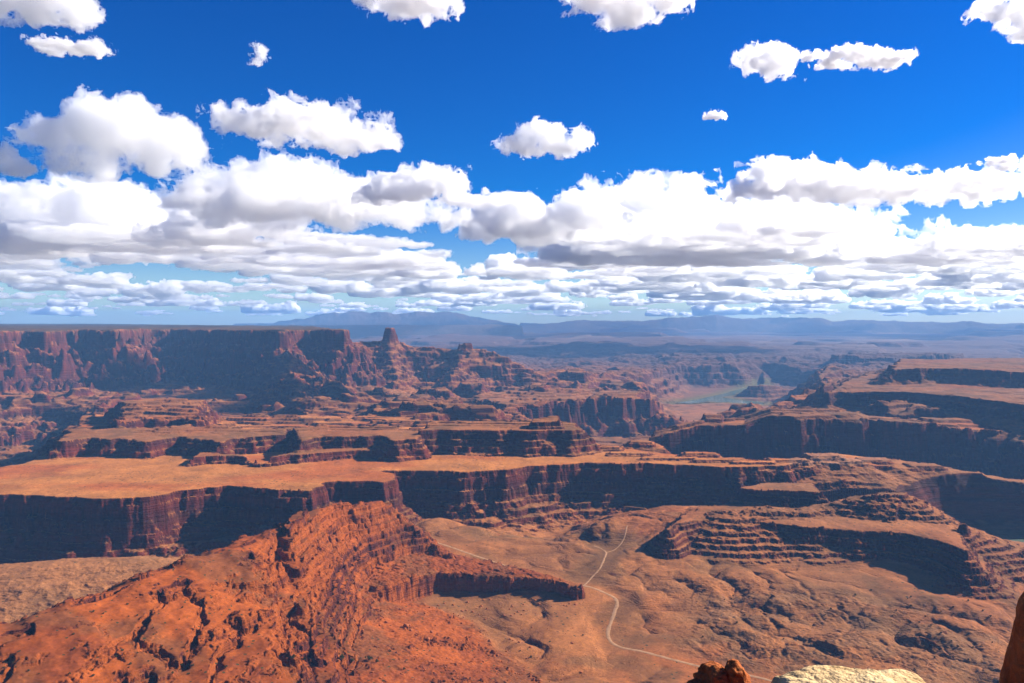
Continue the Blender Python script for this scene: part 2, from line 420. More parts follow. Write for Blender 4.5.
# ---- foreground ridge on the left
i_fr = new_id('ridge', 'rust-red rocky ridge with a peak, filling the lower left foreground', 'ridge')
i_pw = new_id('ridge', 'rocky prow with a dark overhanging cliff pointing at the dirt road', 'ridge')
main = [far(385, 1690) + (202,), far(360, 1640) + (216,), far(330, 1590) + (224,), far(300, 1480) + (234,), far(287, 1380) + (236,), far(292, 1300) + (214,), far(297, 1200) + (188,), far(310, 1080) + (158,), far(324, 980) + (132,), far(338, 880) + (106,)]
ridge(main, .92, 12, 5, i_fr, 500, (12, 7, 2), rnd=10, ribs=12, tm=.92)
dome = [far(287, 1400) + (236,), far(240, 1250) + (240,), far(185, 1150) + (249,), far(130, 1060) + (246,), far(60, 970) + (240,), far(-40, 910) + (238,), far(-160, 860) + (240,)]
DOME_EDGE = [far(286, 1440), far(264, 1300), far(268, 1200), far(276, 1110), far(286, 1020), far(300, 930), far(310, 860), far(310, 640), far(-320, 640), far(-320, 1700), far(200, 1700)]
def dome_land():
    m = (X > -900) & (X < 150) & (Y > 500) & (Y < 1900)
    x, y = X[m], Y[m]
    d, z_ = line_sd(x, y, dome)
    camside = (x * 0.82 + y * .57)
    d = np.sqrt(d * d + 900) - 30
    beyond = poly_sd(x, y, [p[:2] for p in dome] + [far(-160, 2400), far(287, 2400)]) > 0
    h = z_ - np.where(beyond, .62, .30) * d + 13 * W1[m] + 7 * W2[m] + .8 * W3[m] + 5 * billow(x, y, 150, 2, 77) - np.where(beyond, 16, 5) * (B1[m] - .3)
    gy_ = fbm(x + 18 * W2[m], y * .5, 105, 3, 201, .45)
    h = h - 6.5 * np.exp(-(gy_ / .05) ** 2) * np.clip(d / 40, 0, 1)
    e = poly_sd(x, y, DOME_EDGE) + 14 * W1[m] + 9 * (1.6 * B1[m] - .6) + 7 * (1.5 * B2[m] - .5) + 3 * W3[m] + FD[m]
    pr = [(80, 0), (30, -1), (10, -4), (0, -8), (-2, -17), (-9, -20), (-11, -30), (-22, -34), (-24, -44), (-34, -48), (-36, -58), (-60, -66), (-90, -84), (-400, -300)]
    h = h + np.interp(e, [p[0] for p in pr][::-1], [p[1] for p in pr][::-1])
    # a broken ledge that crosses the slope below the crest
    l = (y - np.interp(x, [-900, -420, -360, -300, -200], [900, 1090, 1130, 1160, 1210])) + 22 * W1[m] + 16 * W2[m] + 5 * W3[m]
    on = sstep(-430, -350, x) * (1 - sstep(-270, -240, x))
    h = h - 14 * on * sstep(6, -1, l) * sstep(-110, -20, l)
    add_h(h, m, i_fr)
dome_land()
for a, b, c, w in ((206, 1040, 206, 17), (238, 1030, 216, 20), (258, 1050, 208, 14), (262, 1200, 226, 22)):
    x0, y0 = far(a, b)
    mesa([(x0 - w, y0 - w * .8), (x0 + w * .6, y0 - w), (x0 + w, y0 + w), (x0 - w, y0 + w * 1.4)], c - 8, [(60, 14), (20, 9), (6, 5), (0, 0), (-3, -10), (-9, -13), (-12, -24), (-40, -34), (-200, -200)], (5, 5, 2), i_fr, 120)
ridge([far(335, 1330) + (112,), far(345, 1180) + (112,), far(362, 1060) + (116,), far(400, 880) + (116,)], .24, 0, 1, i_fr, 500, (7, 4, 1.0), rnd=30, ribs=5)
# shoulder that carries the prow, and the prow cliff itself
PZ = lambda q: float(np.interp(q, [300, 345, 400, 480, 580], [124, 122, 116, 103, 93]))
PROW = [(262, 612), (300, 604), (330, 600), (346, 590), (362, 584), (376, 588), (392, 584), (410, 577), (440, 573), (470, 574), (500, 577), (530, 577), (556, 581), (578, 586), (583, 583), (556, 574), (520, 567), (480, 560), (450, 553), (430, 546), (410, 530), (300, 545)]
PRP = [pt(q, r, PZ(q)) for q, r in PROW]
mesa(PRP, 116,
     [(200, 12), (70, 4), (14, 1), (0, 0), (-2, -6), (-4, -8), (-7, -40), (-20, -47), (-44, -56), (-90, -66), (-300, -120)], (5, 7, 5), i_pw, 400, tilt=lambda x, y: np.interp(512 + F * x / y, [300, 345, 400, 480, 580], [8, 6, 0, -13, -23]) + 3.5 * B2[(X > min(p[0] for p in PRP) - 400) & (X < max(p[0] for p in PRP) + 400) & (Y > min(p[1] for p in PRP) - 400) & (Y < max(p[1] for p in PRP) + 400)] * 1.2 - 2)
ridge([far(455, 1610) + (104,), far(432, 1650) + (130,), far(410, 1670) + (166,), far(390, 1690) + (196,)], .8, 12, 3.2, i_pw, 300, (6, 6, 3), rnd=6, ribs=10)
print('landforms', round(time.time() - T0, 1))

# ---- jointed blocks and cracks in the bare rock near by
def worley(x, y, size, seed):
    u, v = x / size, y / size
    iu, iv = np.floor(u).astype(np.int32), np.floor(v).astype(np.int32)
    f1 = np.full(x.shape, 9.0)
    f2 = np.full(x.shape, 9.0)
    rid = np.zeros(x.shape)
    for a in (-1, 0, 1):
        for b_ in (-1, 0, 1):
            h1 = PERM[(PERM[(iu + a + seed) & 511] + iv + b_) & 511]
            h2 = PERM[(h1 + 77) & 511]
            dx = iu + a + h1 / 512.0 - u
            dy = iv + b_ + h2 / 512.0 - v
            d = dx * dx + dy * dy
            n1_ = d < f1
            f2 = np.where(n1_, f1, np.minimum(f2, d))
            rid = np.where(n1_, PERM[(h2 + 31) & 511] / 512.0, rid)
            f1 = np.where(n1_, d, f1)
    return np.sqrt(f1), np.sqrt(f2), rid
def joints():
    m = ((ID == i_fr) | (ID == i_pw) | (ID == i_mm) | (ID == i_mr) | ((ID == i_bench) & (Y < 2350))) & (RR < 2400) & (RR > 760)
    gz = np.gradient(H, axis=0) / np.gradient(RR, axis=0)
    ga = np.gradient(H, axis=1) / (np.gradient(AZ, axis=1) * RR)
    st = np.sqrt(gz ** 2 + ga ** 2)[m]
    x, y = X[m] + 4 * W2[m], Y[m] + 4 * W2[m]
    smooth_top = (ID[m] == i_bench)
    w = sstep(.38, .8, st + .5 * W2[m])
    w = np.where(smooth_top, w * .7, w)
    a1, b1, r1 = worley(x, y * .8, 19, 3)
    a2, b2, r2 = worley(x + 3 * W3[m], y, 7.5, 9)
    w = np.where(ID[m] == i_pw, np.maximum(w, .35), w)
    dh = (r1 - .5) * np.where(ID[m] == i_fr, 9, 4) - np.where(ID[m] == i_fr, 5.0, 3.0) * sstep(.16, .0, b1 - a1) + (r2 - .5) * 3.6 - 1.6 * sstep(.18, .0, b2 - a2)
    H[m] += dh * w
joints()
gz = np.gradient(H, axis=0) / np.gradient(RR, axis=0)
ga = np.gradient(H, axis=1) / (np.gradient(AZ, axis=1) * RR)
st_ = np.sqrt(gz ** 2 + ga ** 2)
hq = H + 6 * W1 + 2.0 * W2
wq = sstep(.45, .9, st_) * (RR < 3300) * (RR > 760) * .8
H += wq * (terr(hq, 9.0 + 0 * hq, 5.0, .95) - hq)

lw = sstep(2350, 2700, Y) * (1 - sstep(8000, 12000, RR)) * np.where(ID == i_lm, .25, np.where((ID == i_rm) | (ID == i_tw), .3, 1.0))
small = 46 * fbm(X * .55 + 30 * W2, Y * 1.5 + 40 * W1, 420, 5, 141, .55)
H += lw * (terr(small, 10, 6.0, .92) + 2.5 * B1)

basin([far(684, 4150), far(730, 4050), far(764, 4400), far(782, 5400), far(776, 7000), far(694, 7000), far(672, 5600)], 7, BAS, (70, 40, 8))
i_rc = new_id('butte', 'dark cone-shaped butte beside the pale bend of the distant river', 'butte')
ridge([far(750, 6200) + (84,), far(763, 6200) + (106,), far(786, 6250) + (66,)], .8, 30, 3, i_rc, 400, (6, 6, 3), rnd=5)

# ---- the low plain: badland domes, gullies, tilted slabs and aprons
def blur(a, n, k=2):
    for _ in range(k):
        for ax in (0, 1):
            c_ = np.cumsum(np.pad(a, [(n + 1, n) if q == ax else (0, 0) for q in (0, 1)], mode='edge'), axis=ax)
            m_ = 2 * n + 1
            a = (c_[m_:] - c_[:-m_]) / m_ if ax == 0 else (c_[:, m_:] - c_[:, :-m_]) / m_
    return a
FLW = sstep(.45, .98, blur((ID == 0).astype(np.float32), 12))
fl = (ID == 0) & (RR < 2600) & (RR > 700)
bm = billow(X[fl] + 24 * W2[fl], Y[fl] + 24 * W2[fl], 135, 3, 51, .18)
rough = np.zeros(X.shape)
amp_b = (17 + 14 * sstep(1400, 1150, RR[fl]) * sstep(600, 660, PX[fl])) * (0.4 + sstep(-.2, .35, fbm(X[fl], Y[fl], 420, 2, 57)))
H[fl] += FLW[fl] * (amp_b * np.clip(bm, 0, None) ** .75 * 1.5 - 8)
gl = fbm(X[fl], Y[fl], 170, 3, 63, .45)
H[fl] -= FLW[fl] * 3.0 * np.exp(-(gl / .05) ** 2) * sstep(560, 700, PX[fl]) * sstep(-.1, .3, W1[fl] + .5 * W2[fl])
# broken pale slab country on the right
pxs, dist = PX[fl], RR[fl]
wr = sstep(640, 760, pxs - (1300 - dist) * .10) * sstep(1000, 1150, dist) * (1 - sstep(1600, 1690, dist))
tx = X[fl] * .8 + Y[fl] * .6
ty = -X[fl] * .6 + Y[fl] * .8
q = tx / 34 + 1.6 * W1[fl] + .8 * W2[fl]
saw = q - np.floor(q)
cut = sstep(.0, .25, fbm(X[fl], Y[fl], 150, 3, 61) - .02)
H[fl] += FLW[fl] * wr * cut * 4.5 * (saw ** 1.6 - .35) + wr * 3 * np.abs(W3[fl])
SLAB[fl] = wr
# orange apron under the prow, sloping up to the left ridge
ap = np.clip((620 - pxs) / 300, 0, 1) * sstep(1480, 1250, dist)
# the road's bed stays smooth
ROAD1 = [(430, 541), (455, 548.5), (490, 560), (515, 567), (540, 574), (566, 580.5), (590, 587), (606, 592), (615, 597), (617, 603), (613, 614), (609, 624), (608, 632), (613, 640), (625, 646), (645, 651), (680, 660), (715, 668), (760, 678), (800, 690)]
ROAD2 = [(584, 585), (592, 577), (600, 570), (604, 562), (606, 554), (601, 549), (594, 546)]
ROAD3 = [(606, 554), (616, 550), (624, 543), (627, 535)]

def smooth_line(pts, n):
    p = np.array(pts, float)
    p = np.vstack([2 * p[0] - p[1], p, 2 * p[-1] - p[-2]])
    out = []
    for i in range(1, len(p) - 2):
        for k in range(n):
            t = k / n
            a, b, c, d = p[i - 1], p[i], p[i + 1], p[i + 2]
            out.append(.5 * ((2 * b) + (-a + c) * t + (2 * a - 5 * b + 4 * c - d) * t * t + (-a + 3 * b - 3 * c + d) * t ** 3))
    out.append(p[-2])
    return np.array(out)

def hgt(x, y):
    """terrain height at a plan point, bilinear in the ring grid"""
    r = np.log(np.hypot(x, y))
    a = np.degrees(np.arctan2(x, y))
    fi = np.interp(r, LR, np.arange(NR))
    fj = np.interp(a, azd, np.arange(NA))
    i0 = np.clip(np.floor(fi).astype(int), 0, NR - 2)
    j0 = np.clip(np.floor(fj).astype(int), 0, NA - 2)
    u, v = fi - i0, fj - j0
    return (H[i0, j0] * (1 - u) + H[i0 + 1, j0] * u) * (1 - v) + (H[i0, j0 + 1] * (1 - u) + H[i0 + 1, j0 + 1] * u) * v

def on_ground(px, py):
    """march the view ray to the built ground"""
    u, a, b = ray(px, py)
    t = np.arange(700, 9000, 3.0)
    z = EYE + t * b
    g = hgt(t * u, t * a)
    k = int(np.argmax(z < g))
    return (t[k] * u, t[k] * a)

H0 = H.copy()
road_lines = []
for pts in (ROAD1, ROAD2, ROAD3):
    plan = np.array([ptp(p[0], p[1]) for p in pts])
    s = smooth_line(plan, 14)
    z = hgt(s[:, 0], s[:, 1])
    ker = np.ones(25) / 25
    zs = np.convolve(np.pad(z, 12, mode='edge'), ker, 'valid')
    road_lines.append([s, zs])
    m = (X > s[:, 0].min() - 80) & (X < s[:, 0].max() + 80) & (Y > s[:, 1].min() - 80) & (Y < s[:, 1].max() + 80)
    pts3 = [(s[i, 0], s[i, 1], zs[i]) for i in range(0, len(s), 2)]
    d, zz = line_sd(X[m], Y[m], pts3)
    w = 1 - sstep(7, 45, d)
    H[m] = H[m] * (1 - w) + zz * w

# ---- distant mountains and skyline mesas (beyond the far country)
i_mt = new_id('mountain_range', 'long blue mountain range on the horizon left of centre', 'mountain range')
def sky_range(prof, Yc, wid, idx, rough):
    m = (RR > Yc - wid * 1.6) & (RR < Yc + wid * 1.6)
    px = PX[m]
    top = np.interp(px, [p[0] for p in prof], [p[1] for p in prof])
    z = EYE + (321.0 - top) * Yc / F
    d = np.abs(RR[m] - Yc) / wid
    h = z * (1 - sstep(0, 1.3, d)) + rough * fbm(X[m], Y[m], wid * .35, 5, 71, .6) * (1 - np.clip(d, 0, 1)) - 200 * np.clip(d, 0, 1) - 40
    h = np.where(top > 330, -500, h)
    add_h(h, m, idx)
sky_range([(255, 331), (258, 322), (300, 319), (318, 315), (336, 311.5), (350, 310.5), (372, 312), (388, 311), (400, 312.5), (425, 311), (445, 310), (458, 311), (478, 316), (505, 320), (520, 322), (522, 331)], 23500, 2300, i_mt, 90)
i_sk = new_id('mesa', 'faint blue line of flat mesas on the horizon right of centre', 'mesa')
sky_range([(518, 331), (520, 322), (560, 321), (600, 319), (640, 320), (660, 318.5), (668, 316), (700, 315.5), (716, 314), (728, 316), (740, 317), (820, 317.5), (832, 320), (850, 319), (872, 318), (900, 320), (1100, 323), (1300, 324), (1302, 331)], 25000, 2300, i_sk, 60)
i_sl = new_id('plateau', 'dark flat plateau on the horizon above the tall left mesa', 'plateau')
sky_range([(-400, 323), (0, 324.5), (60, 324), (80, 323), (200, 323.5), (330, 322.5), (420, 322.8), (500, 322.5), (522, 324), (524, 331)], 15500, 1600, i_sl, 22)

# ---- river level and the talus under the overlook
NEARW = sstep(700, 60, RR)
H = np.where(RR < 700, H * (1 - NEARW) + (60 + 480 * NEARW) * NEARW, H)
H[RR < 34] = 560
RIV_R = P(14, (930, 552), (960, 547), (1000, 550), (1060, 556), (1200, 572), (1200, 552), (1060, 541), (1000, 538.5), (960, 540), (940, 545))
i_mask = (X > 400) & (X < 2600) & (Y > 1400) & (Y < 2600)
dR = poly_sd(X[i_mask], Y[i_mask], RIV_R)
Hm = H[i_mask]
H[i_mask] = np.where(dR > -150, np.minimum(Hm, np.where(dR > 0, 8.0, np.interp(-dR + 8 * W2[i_mask], [0, 15, 60, 150], [12, 17, 52, 250]))), Hm)
RIV_F = P(8, (676, 402), (700, 398), (722, 393.5), (738, 388.6), (752, 385), (762, 382.5), (764, 385), (748, 389.6), (732, 394.6), (722, 396.8), (740, 399.2), (764, 402.2), (764, 404), (734, 402), (706, 401), (690, 403))
mF = (Y > 5000) & (Y < 9000) & (X > 800) & (X < 3000)
dF = poly_sd(X[mF], Y[mF], RIV_F)
H[mF] = np.where(dF > 0, np.minimum(H[mF], 2.0), H[mF])
print('heights', round(time.time() - T0, 1), NR, NA)

# ------------------------------------------------------------------ rock and soil colour, distance haze painted into the far ground
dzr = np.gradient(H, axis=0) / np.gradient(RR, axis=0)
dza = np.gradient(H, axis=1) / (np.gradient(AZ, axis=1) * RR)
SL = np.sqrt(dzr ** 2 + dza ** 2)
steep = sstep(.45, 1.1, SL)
zz = H + 5 * W1 + 2 * W2
band = np.sin(zz / 3.1) * .5 + np.sin(zz / 7.7 + 1.3) * .5 + np.sin(zz / 19.0 + .4) * .6
def mix(a, b, t):
    return a + (b - a) * t[..., None]
c = lambda *v: np.array(v, np.float32)
SOIL = mix(c(.43, .20, .08)[None, None], c(.34, .175, .08)[None, None], sstep(-.3, .4, fbm(X, Y, 300, 4, 81)))
SOIL = mix(SOIL, c(.40, .14, .045), sstep(.05, .5, fbm(X, Y, 500, 3, 83)) * .6)
onb = (np.abs(H - 202) < 14) & (SL < .3) & (Y > 1500) & (Y < 3400)
SOIL = np.where(onb[..., None], mix(c(.60, .28, .088)[None, None], c(.54, .19, .055)[None, None], sstep(-.1, .35, fbm(X * .5, Y * 1.6, 260, 4, 85))), SOIL)
olive = sstep(.05, .4, fbm(X, Y, 130, 4, 87)) * .5
SOIL = mix(SOIL, c(.16, .11, .055), np.where(onb, olive * .45, olive))
ROCK = mix(c(.23, .056, .024)[None, None], c(.105, .033, .022)[None, None], sstep(-.5, .7, band))
ROCK = np.where(((ID == i_mm) | (ID == i_mr))[..., None], ROCK * c(.82, .74, .8), ROCK)
ROCK = mix(ROCK, c(.27, .14, .095), sstep(.95, 1.5, band) * .6)
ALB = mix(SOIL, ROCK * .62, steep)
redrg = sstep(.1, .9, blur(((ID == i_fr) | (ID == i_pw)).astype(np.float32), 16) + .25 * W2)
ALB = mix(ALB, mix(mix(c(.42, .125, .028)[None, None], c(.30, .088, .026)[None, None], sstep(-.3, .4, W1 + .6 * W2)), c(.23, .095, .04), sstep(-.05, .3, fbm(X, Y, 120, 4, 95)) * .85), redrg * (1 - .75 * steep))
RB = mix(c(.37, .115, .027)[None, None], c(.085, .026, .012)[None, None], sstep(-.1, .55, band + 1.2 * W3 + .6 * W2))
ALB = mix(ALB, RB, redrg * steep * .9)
pale = SLAB * sstep(-.05, .3, fbm(X, Y, 60, 4, 91)) * .75
ALB = mix(ALB, c(.30, .185, .105), pale * .8)
# pale caprock knobs on the right rim
dk = (ID == i_bench) & (PX > 790) & (H > 196)
ALB = np.where(dk[..., None], mix(ALB, c(.42, .27, .19), .6 * np.ones(H.shape)), ALB)
haze_tone = sstep(4600, 9000, RR)  # distance haze put into the ground colour: darker and greyer far off
ALB = mix(ALB, c(.105, .072, .085), haze_tone * .9)
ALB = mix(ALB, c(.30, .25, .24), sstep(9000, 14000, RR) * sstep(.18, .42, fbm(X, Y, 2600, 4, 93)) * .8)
# shrub-grown plateau tops and banks of the river
ALB = mix(ALB, c(.085, .075, .045), np.where((ID == i_lm) & (H > 530) & (SL < .3), .8, 0.0) * np.ones(H.shape))
ALB = mix(ALB, c(.10, .085, .07), np.where((ID == i_sl) | (ID == i_sk) | (ID == i_mt), .7, 0.0))
BANK = np.zeros(H.shape)
BANK[mF] = sstep(-150, -20, dF) * (H[mF] < 60)
BANK[i_mask] = np.maximum(BANK[i_mask], sstep(-60, -5, dR) * .8)
bank = BANK
ALB = mix(ALB, c(.15, .17, .06), bank * .8)
ALB = mix(ALB, c(.44, .25, .13), .5 * (ID == i_hm))
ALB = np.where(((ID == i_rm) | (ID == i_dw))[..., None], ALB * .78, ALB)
ALB = ALB * c(.66, .50, .355)
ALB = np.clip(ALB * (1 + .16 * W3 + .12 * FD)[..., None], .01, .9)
VEG = np.clip(1.0 - SL * 2.2, 0, 1) * (.35 + .65 * sstep(-.25, .3, fbm(X, Y, 210, 3, 97)))
VEG = np.where(redrg > .5, np.clip(1.15 - SL, 0, 1) * .7, VEG)
VEG = np.where((ID == i_lm) & (H > 530), 1.0, VEG) * (1 - SLAB * .2)
print('colour', round(time.time() - T0, 1))

# ------------------------------------------------------------------ materials
def new_mat(name):
    m = bpy.data.materials.new(name)
    m.use_nodes = True
    nt = m.node_tree
    b = nt.nodes['Principled BSDF']
    b.inputs['Roughness'].default_value = .95
    b.inputs['Specular IOR Level'].default_value = .08
    return m, nt, b

def ground_material():
    m, nt, b = new_mat('canyon_ground')
    at = nt.nodes.new('ShaderNodeAttribute')
    at.attribute_name = 'albedo'
    tc = nt.nodes.new('ShaderNodeTexCoord')
    n1 = nt.nodes.new('ShaderNodeTexNoise')
    n1.inputs['Scale'].default_value = .22
    n1.inputs['Detail'].default_value = 7
    n1.inputs['Roughness'].default_value = .65
    nt.links.new(tc.outputs['Object'], n1.inputs['Vector'])
    mp = nt.nodes.new('ShaderNodeMapping')
    mp.inputs['Scale'].default_value = (.012, .012, .30)
    nt.links.new(tc.outputs['Object'], mp.inputs['Vector'])
    n2 = nt.nodes.new('ShaderNodeTexNoise')
    n2.inputs['Scale'].default_value = 1.0
    n2.inputs['Detail'].default_value = 4
    nt.links.new(mp.outputs[0], n2.inputs['Vector'])
    r1 = nt.nodes.new('ShaderNodeMapRange')
    r1.inputs['From Min'].default_value = .3
    r1.inputs['From Max'].default_value = .7
    r1.inputs['To Min'].default_value = .72
    r1.inputs['To Max'].default_value = 1.24
    nt.links.new(n1.outputs['Fac'], r1.inputs['Value'])
    r2 = nt.nodes.new('ShaderNodeMapRange')
    r2.inputs['From Min'].default_value = .3
    r2.inputs['From Max'].default_value = .7
    r2.inputs['To Min'].default_value = .8
    r2.inputs['To Max'].default_value = 1.2
    nt.links.new(n2.outputs['Fac'], r2.inputs['Value'])
    mu = nt.nodes.new('ShaderNodeMath')
    mu.operation = 'MULTIPLY'
    nt.links.new(r1.outputs[0], mu.inputs[0])
    nt.links.new(r2.outputs[0], mu.inputs[1])
    vm = nt.nodes.new('ShaderNodeVectorMath')
    vm.operation = 'SCALE'
    nt.links.new(at.outputs['Color'], vm.inputs[0])
    nt.links.new(mu.outputs[0], vm.inputs['Scale'])
    # scattered scrub: small dark dots on the flatter soil
    vo = nt.nodes.new('ShaderNodeTexVoronoi')
    vo.inputs['Scale'].default_value = .11
    vo.inputs['Randomness'].default_value = 1.0
    mp2 = nt.nodes.new('ShaderNodeMapping')
    mp2.inputs['Scale'].default_value = (1, 1, 0)
    nt.links.new(tc.outputs['Object'], mp2.inputs['Vector'])
    nt.links.new(mp2.outputs[0], vo.inputs['Vector'])
    sep = nt.nodes.new('ShaderNodeSeparateColor')
    nt.links.new(vo.outputs['Color'], sep.inputs[0])
    rad_ = nt.nodes.new('ShaderNodeMath')          # radius of the dot differs from bush to bush
    rad_.operation = 'MULTIPLY'
    rad_.inputs[1].default_value = .38
    nt.links.new(sep.outputs[0], rad_.inputs[0])
    rv = nt.nodes.new('ShaderNodeMath')
    rv.operation = 'MULTIPLY'
    nt.links.new(rad_.outputs[0], rv.inputs[0])
    nt.links.new(at.outputs['Alpha'], rv.inputs[1])
    lt = nt.nodes.new('ShaderNodeMath')
    lt.operation = 'LESS_THAN'
    nt.links.new(vo.outputs['Distance'], lt.inputs[0])
    nt.links.new(rv.outputs[0], lt.inputs[1])
    mxv = nt.nodes.new('ShaderNodeMix')
    mxv.data_type = 'RGBA'
    mxv.inputs['B'].default_value = (.036, .036, .016, 1)
    nt.links.new(lt.outputs[0], mxv.inputs['Factor'])
    nt.links.new(vm.outputs[0], mxv.inputs['A'])
    nt.links.new(mxv.outputs['Result'], b.inputs['Base Color'])
    # bedding: hard and soft layers catch the light differently
    mp3 = nt.nodes.new('ShaderNodeMapping')
    mp3.inputs['Scale'].default_value = (.006, .006, .13)
    nt.links.new(tc.outputs['Object'], mp3.inputs['Vector'])
    n3_ = nt.nodes.new('ShaderNodeTexNoise')
    n3_.inputs['Scale'].default_value = 1.0
    n3_.inputs['Detail'].default_value = 5
    n3_.inputs['Roughness'].default_value = .6
    nt.links.new(mp3.outputs[0], n3_.inputs['Vector'])
    r3 = nt.nodes.new('ShaderNodeMapRange')
    r3.inputs['From Min'].default_value = .42
    r3.inputs['From Max'].default_value = .58
    nt.links.new(n3_.outputs['Fac'], r3.inputs['Value'])
    ad = nt.nodes.new('ShaderNodeMath')
    ad.operation = 'ADD'
    nt.links.new(n1.outputs['Fac'], ad.inputs[0])
    nt.links.new(r3.outputs[0], ad.inputs[1])
    bu = nt.nodes.new('ShaderNodeBump')
    bs = nt.nodes.new('ShaderNodeMapRange')
    bs.inputs['To Min'].default_value = .75
    bs.inputs['To Max'].default_value = .12
    bs.inputs['From Max'].default_value = .6
    nt.links.new(at.outputs['Alpha'], bs.inputs['Value'])
    nt.links.new(bs.outputs[0], bu.inputs['Strength'])
    bu.inputs['Distance'].default_value = 3.2
    nt.links.new(ad.outputs[0], bu.inputs['Height'])
    nt.links.new(bu.outputs[0], b.inputs['Normal'])
    return m
M_GROUND = ground_material()

# ------------------------------------------------------------------ meshes, one per landform
def tag(o, label=None, cat=None, kind=None, group=None):
    if label: o['label'] = label
    if cat: o['category'] = cat
    if kind: o['kind'] = kind
    if group: o['group'] = group
    return o

def mesh_np(name, co, quads, mat, smooth=True, cols=None):
    me = bpy.data.meshes.new(name)
    k = quads.shape[1]
    me.vertices.add(len(co))
    me.vertices.foreach_set('co', np.ascontiguousarray(co, np.float32).ravel())
    me.loops.add(quads.size)
    me.loops.foreach_set('vertex_index', np.ascontiguousarray(quads, np.int32).ravel())
    me.polygons.add(len(quads))
    me.polygons.foreach_set('loop_start', np.arange(0, quads.size, k, dtype=np.int32))
    if smooth:
        me.polygons.foreach_set('use_smooth', np.ones(len(quads), bool))
    me.update(calc_edges=True)
    if cols is not None:
        a = me.attributes.new('albedo', 'FLOAT_COLOR', 'POINT')
        cc = np.ones((len(co), 4), np.float32)
        cc[:, :4] = cols
        a.data.foreach_set('color', cc.ravel())
    me.materials.append(mat)
    o = bpy.data.objects.new(name, me)
    COL.objects.link(o)
    return o

vi = np.arange(NR * NA, dtype=np.int32).reshape(NR, NA)
quads = np.stack([vi[:-1, :-1], vi[:-1, 1:], vi[1:, 1:], vi[1:, :-1]], -1).reshape(-1, 4)
# grid rows run outwards and columns run right: wind the faces upwards
quads = quads[:, ::-1]
VC = np.stack([X, Y, H], -1).reshape(-1, 3)
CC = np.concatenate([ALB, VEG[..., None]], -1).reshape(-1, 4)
fid = ID[:-1, :-1].reshape(-1)
seen = {}
for k, nm in enumerate(NAMES):
    q = quads[fid == k]
    if not len(q):
        continue
    u, inv = np.unique(q, return_inverse=True)
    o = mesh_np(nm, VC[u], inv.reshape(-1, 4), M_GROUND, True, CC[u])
    if META[k]:
        tag(o, META[k][0], META[k][1], 'structure')
    else:
        tag(o, 'worn red canyon floor and far benches reaching to the horizon', 'terrain', 'structure')
print('meshes', round(time.time() - T0, 1), len(quads))

# ------------------------------------------------------------------ dirt road
def ribbon(name, s, z, wid, mat, lift=.5):
    t = np.gradient(s, axis=0)
    t /= np.linalg.norm(t, axis=1)[:, None]
    nrm = np.stack([-t[:, 1], t[:, 0]], 1)
    cols_ = []
    offs = (-1, -.5, 0, .5, 1)
    for k in offs:
        wv = 1 + .5 * gn(s[:, 0] / 14.0, s[:, 1] / 14.0, 3 + int(k > 0))[:, None]
        p = s + nrm * (k * wid * .5) * wv
        zz_ = np.maximum(hgt(p[:, 0], p[:, 1]), 0) + lift - (.35 if abs(k) == 1 else 0)
        cols_.append(np.column_stack([p, zz_]))
    n = len(s)
    co = np.concatenate(cols_)
    qs = []
    for c_ in range(len(offs) - 1):
        a = np.arange(n - 1) + c_ * n
        qs.append(np.stack([a, a + 1, a + 1 + n, a + n], 1))
    return mesh_np(name, co, np.concatenate(qs)[:, ::-1], mat)
m, nt, b = new_mat('pale_dirt')
nz = nt.nodes.new('ShaderNodeTexNoise')
nz.inputs['Scale'].default_value = .12
nz.inputs['Detail'].default_value = 4
tc = nt.nodes.new('ShaderNodeTexCoord')
nt.links.new(tc.outputs['Object'], nz.inputs['Vector'])
cr = nt.nodes.new('ShaderNodeValToRGB')
cr.color_ramp.elements[0].position = .3
cr.color_ramp.elements[1].position = .7
cr.color_ramp.elements[0].color = (.27, .135, .062, 1)
cr.color_ramp.elements[1].color = (.40, .22, .11, 1)
nt.links.new(nz.outputs['Fac'], cr.inputs['Fac'])
nt.links.new(cr.outputs[0], b.inputs['Base Color'])
M_ROAD = m
for (s, z), w, lab in zip(road_lines, (6.6, 4.2, 3.2), ('pale dirt road winding across the orange plain', 'thin dirt track climbing from the main dirt road', 'faint dirt track forking off the thin track on the plain')):
    o = ribbon('road', s, z, w, M_ROAD)
    tag(o, lab, 'dirt road', 'structure')

# ------------------------------------------------------------------ water
m, nt, b = new_mat('river_water')
b.inputs['Base Color'].default_value = (.13, .16, .10, 1)
b.inputs['Roughness'].default_value = .12
b.inputs['Specular IOR Level'].default_value = .5
M_WATER = m
def flat(name, poly, z, mat):
    me = bpy.data.meshes.new(name)
    me.from_pydata([(a, b_, z) for a, b_ in poly], [], [list(range(len(poly)))])
    me.materials.append(mat)
    o = bpy.data.objects.new(name, me)
    COL.objects.link(o)
    return o
tag(flat('river', RIV_R, 14.0, M_WATER), 'dark green river in shadow at the right edge below the pale rim', 'river', 'structure')
tag(flat('river', RIV_F, 3.5, M_WATER), 'pale bend of the river far off right of centre', 'river', 'structure')

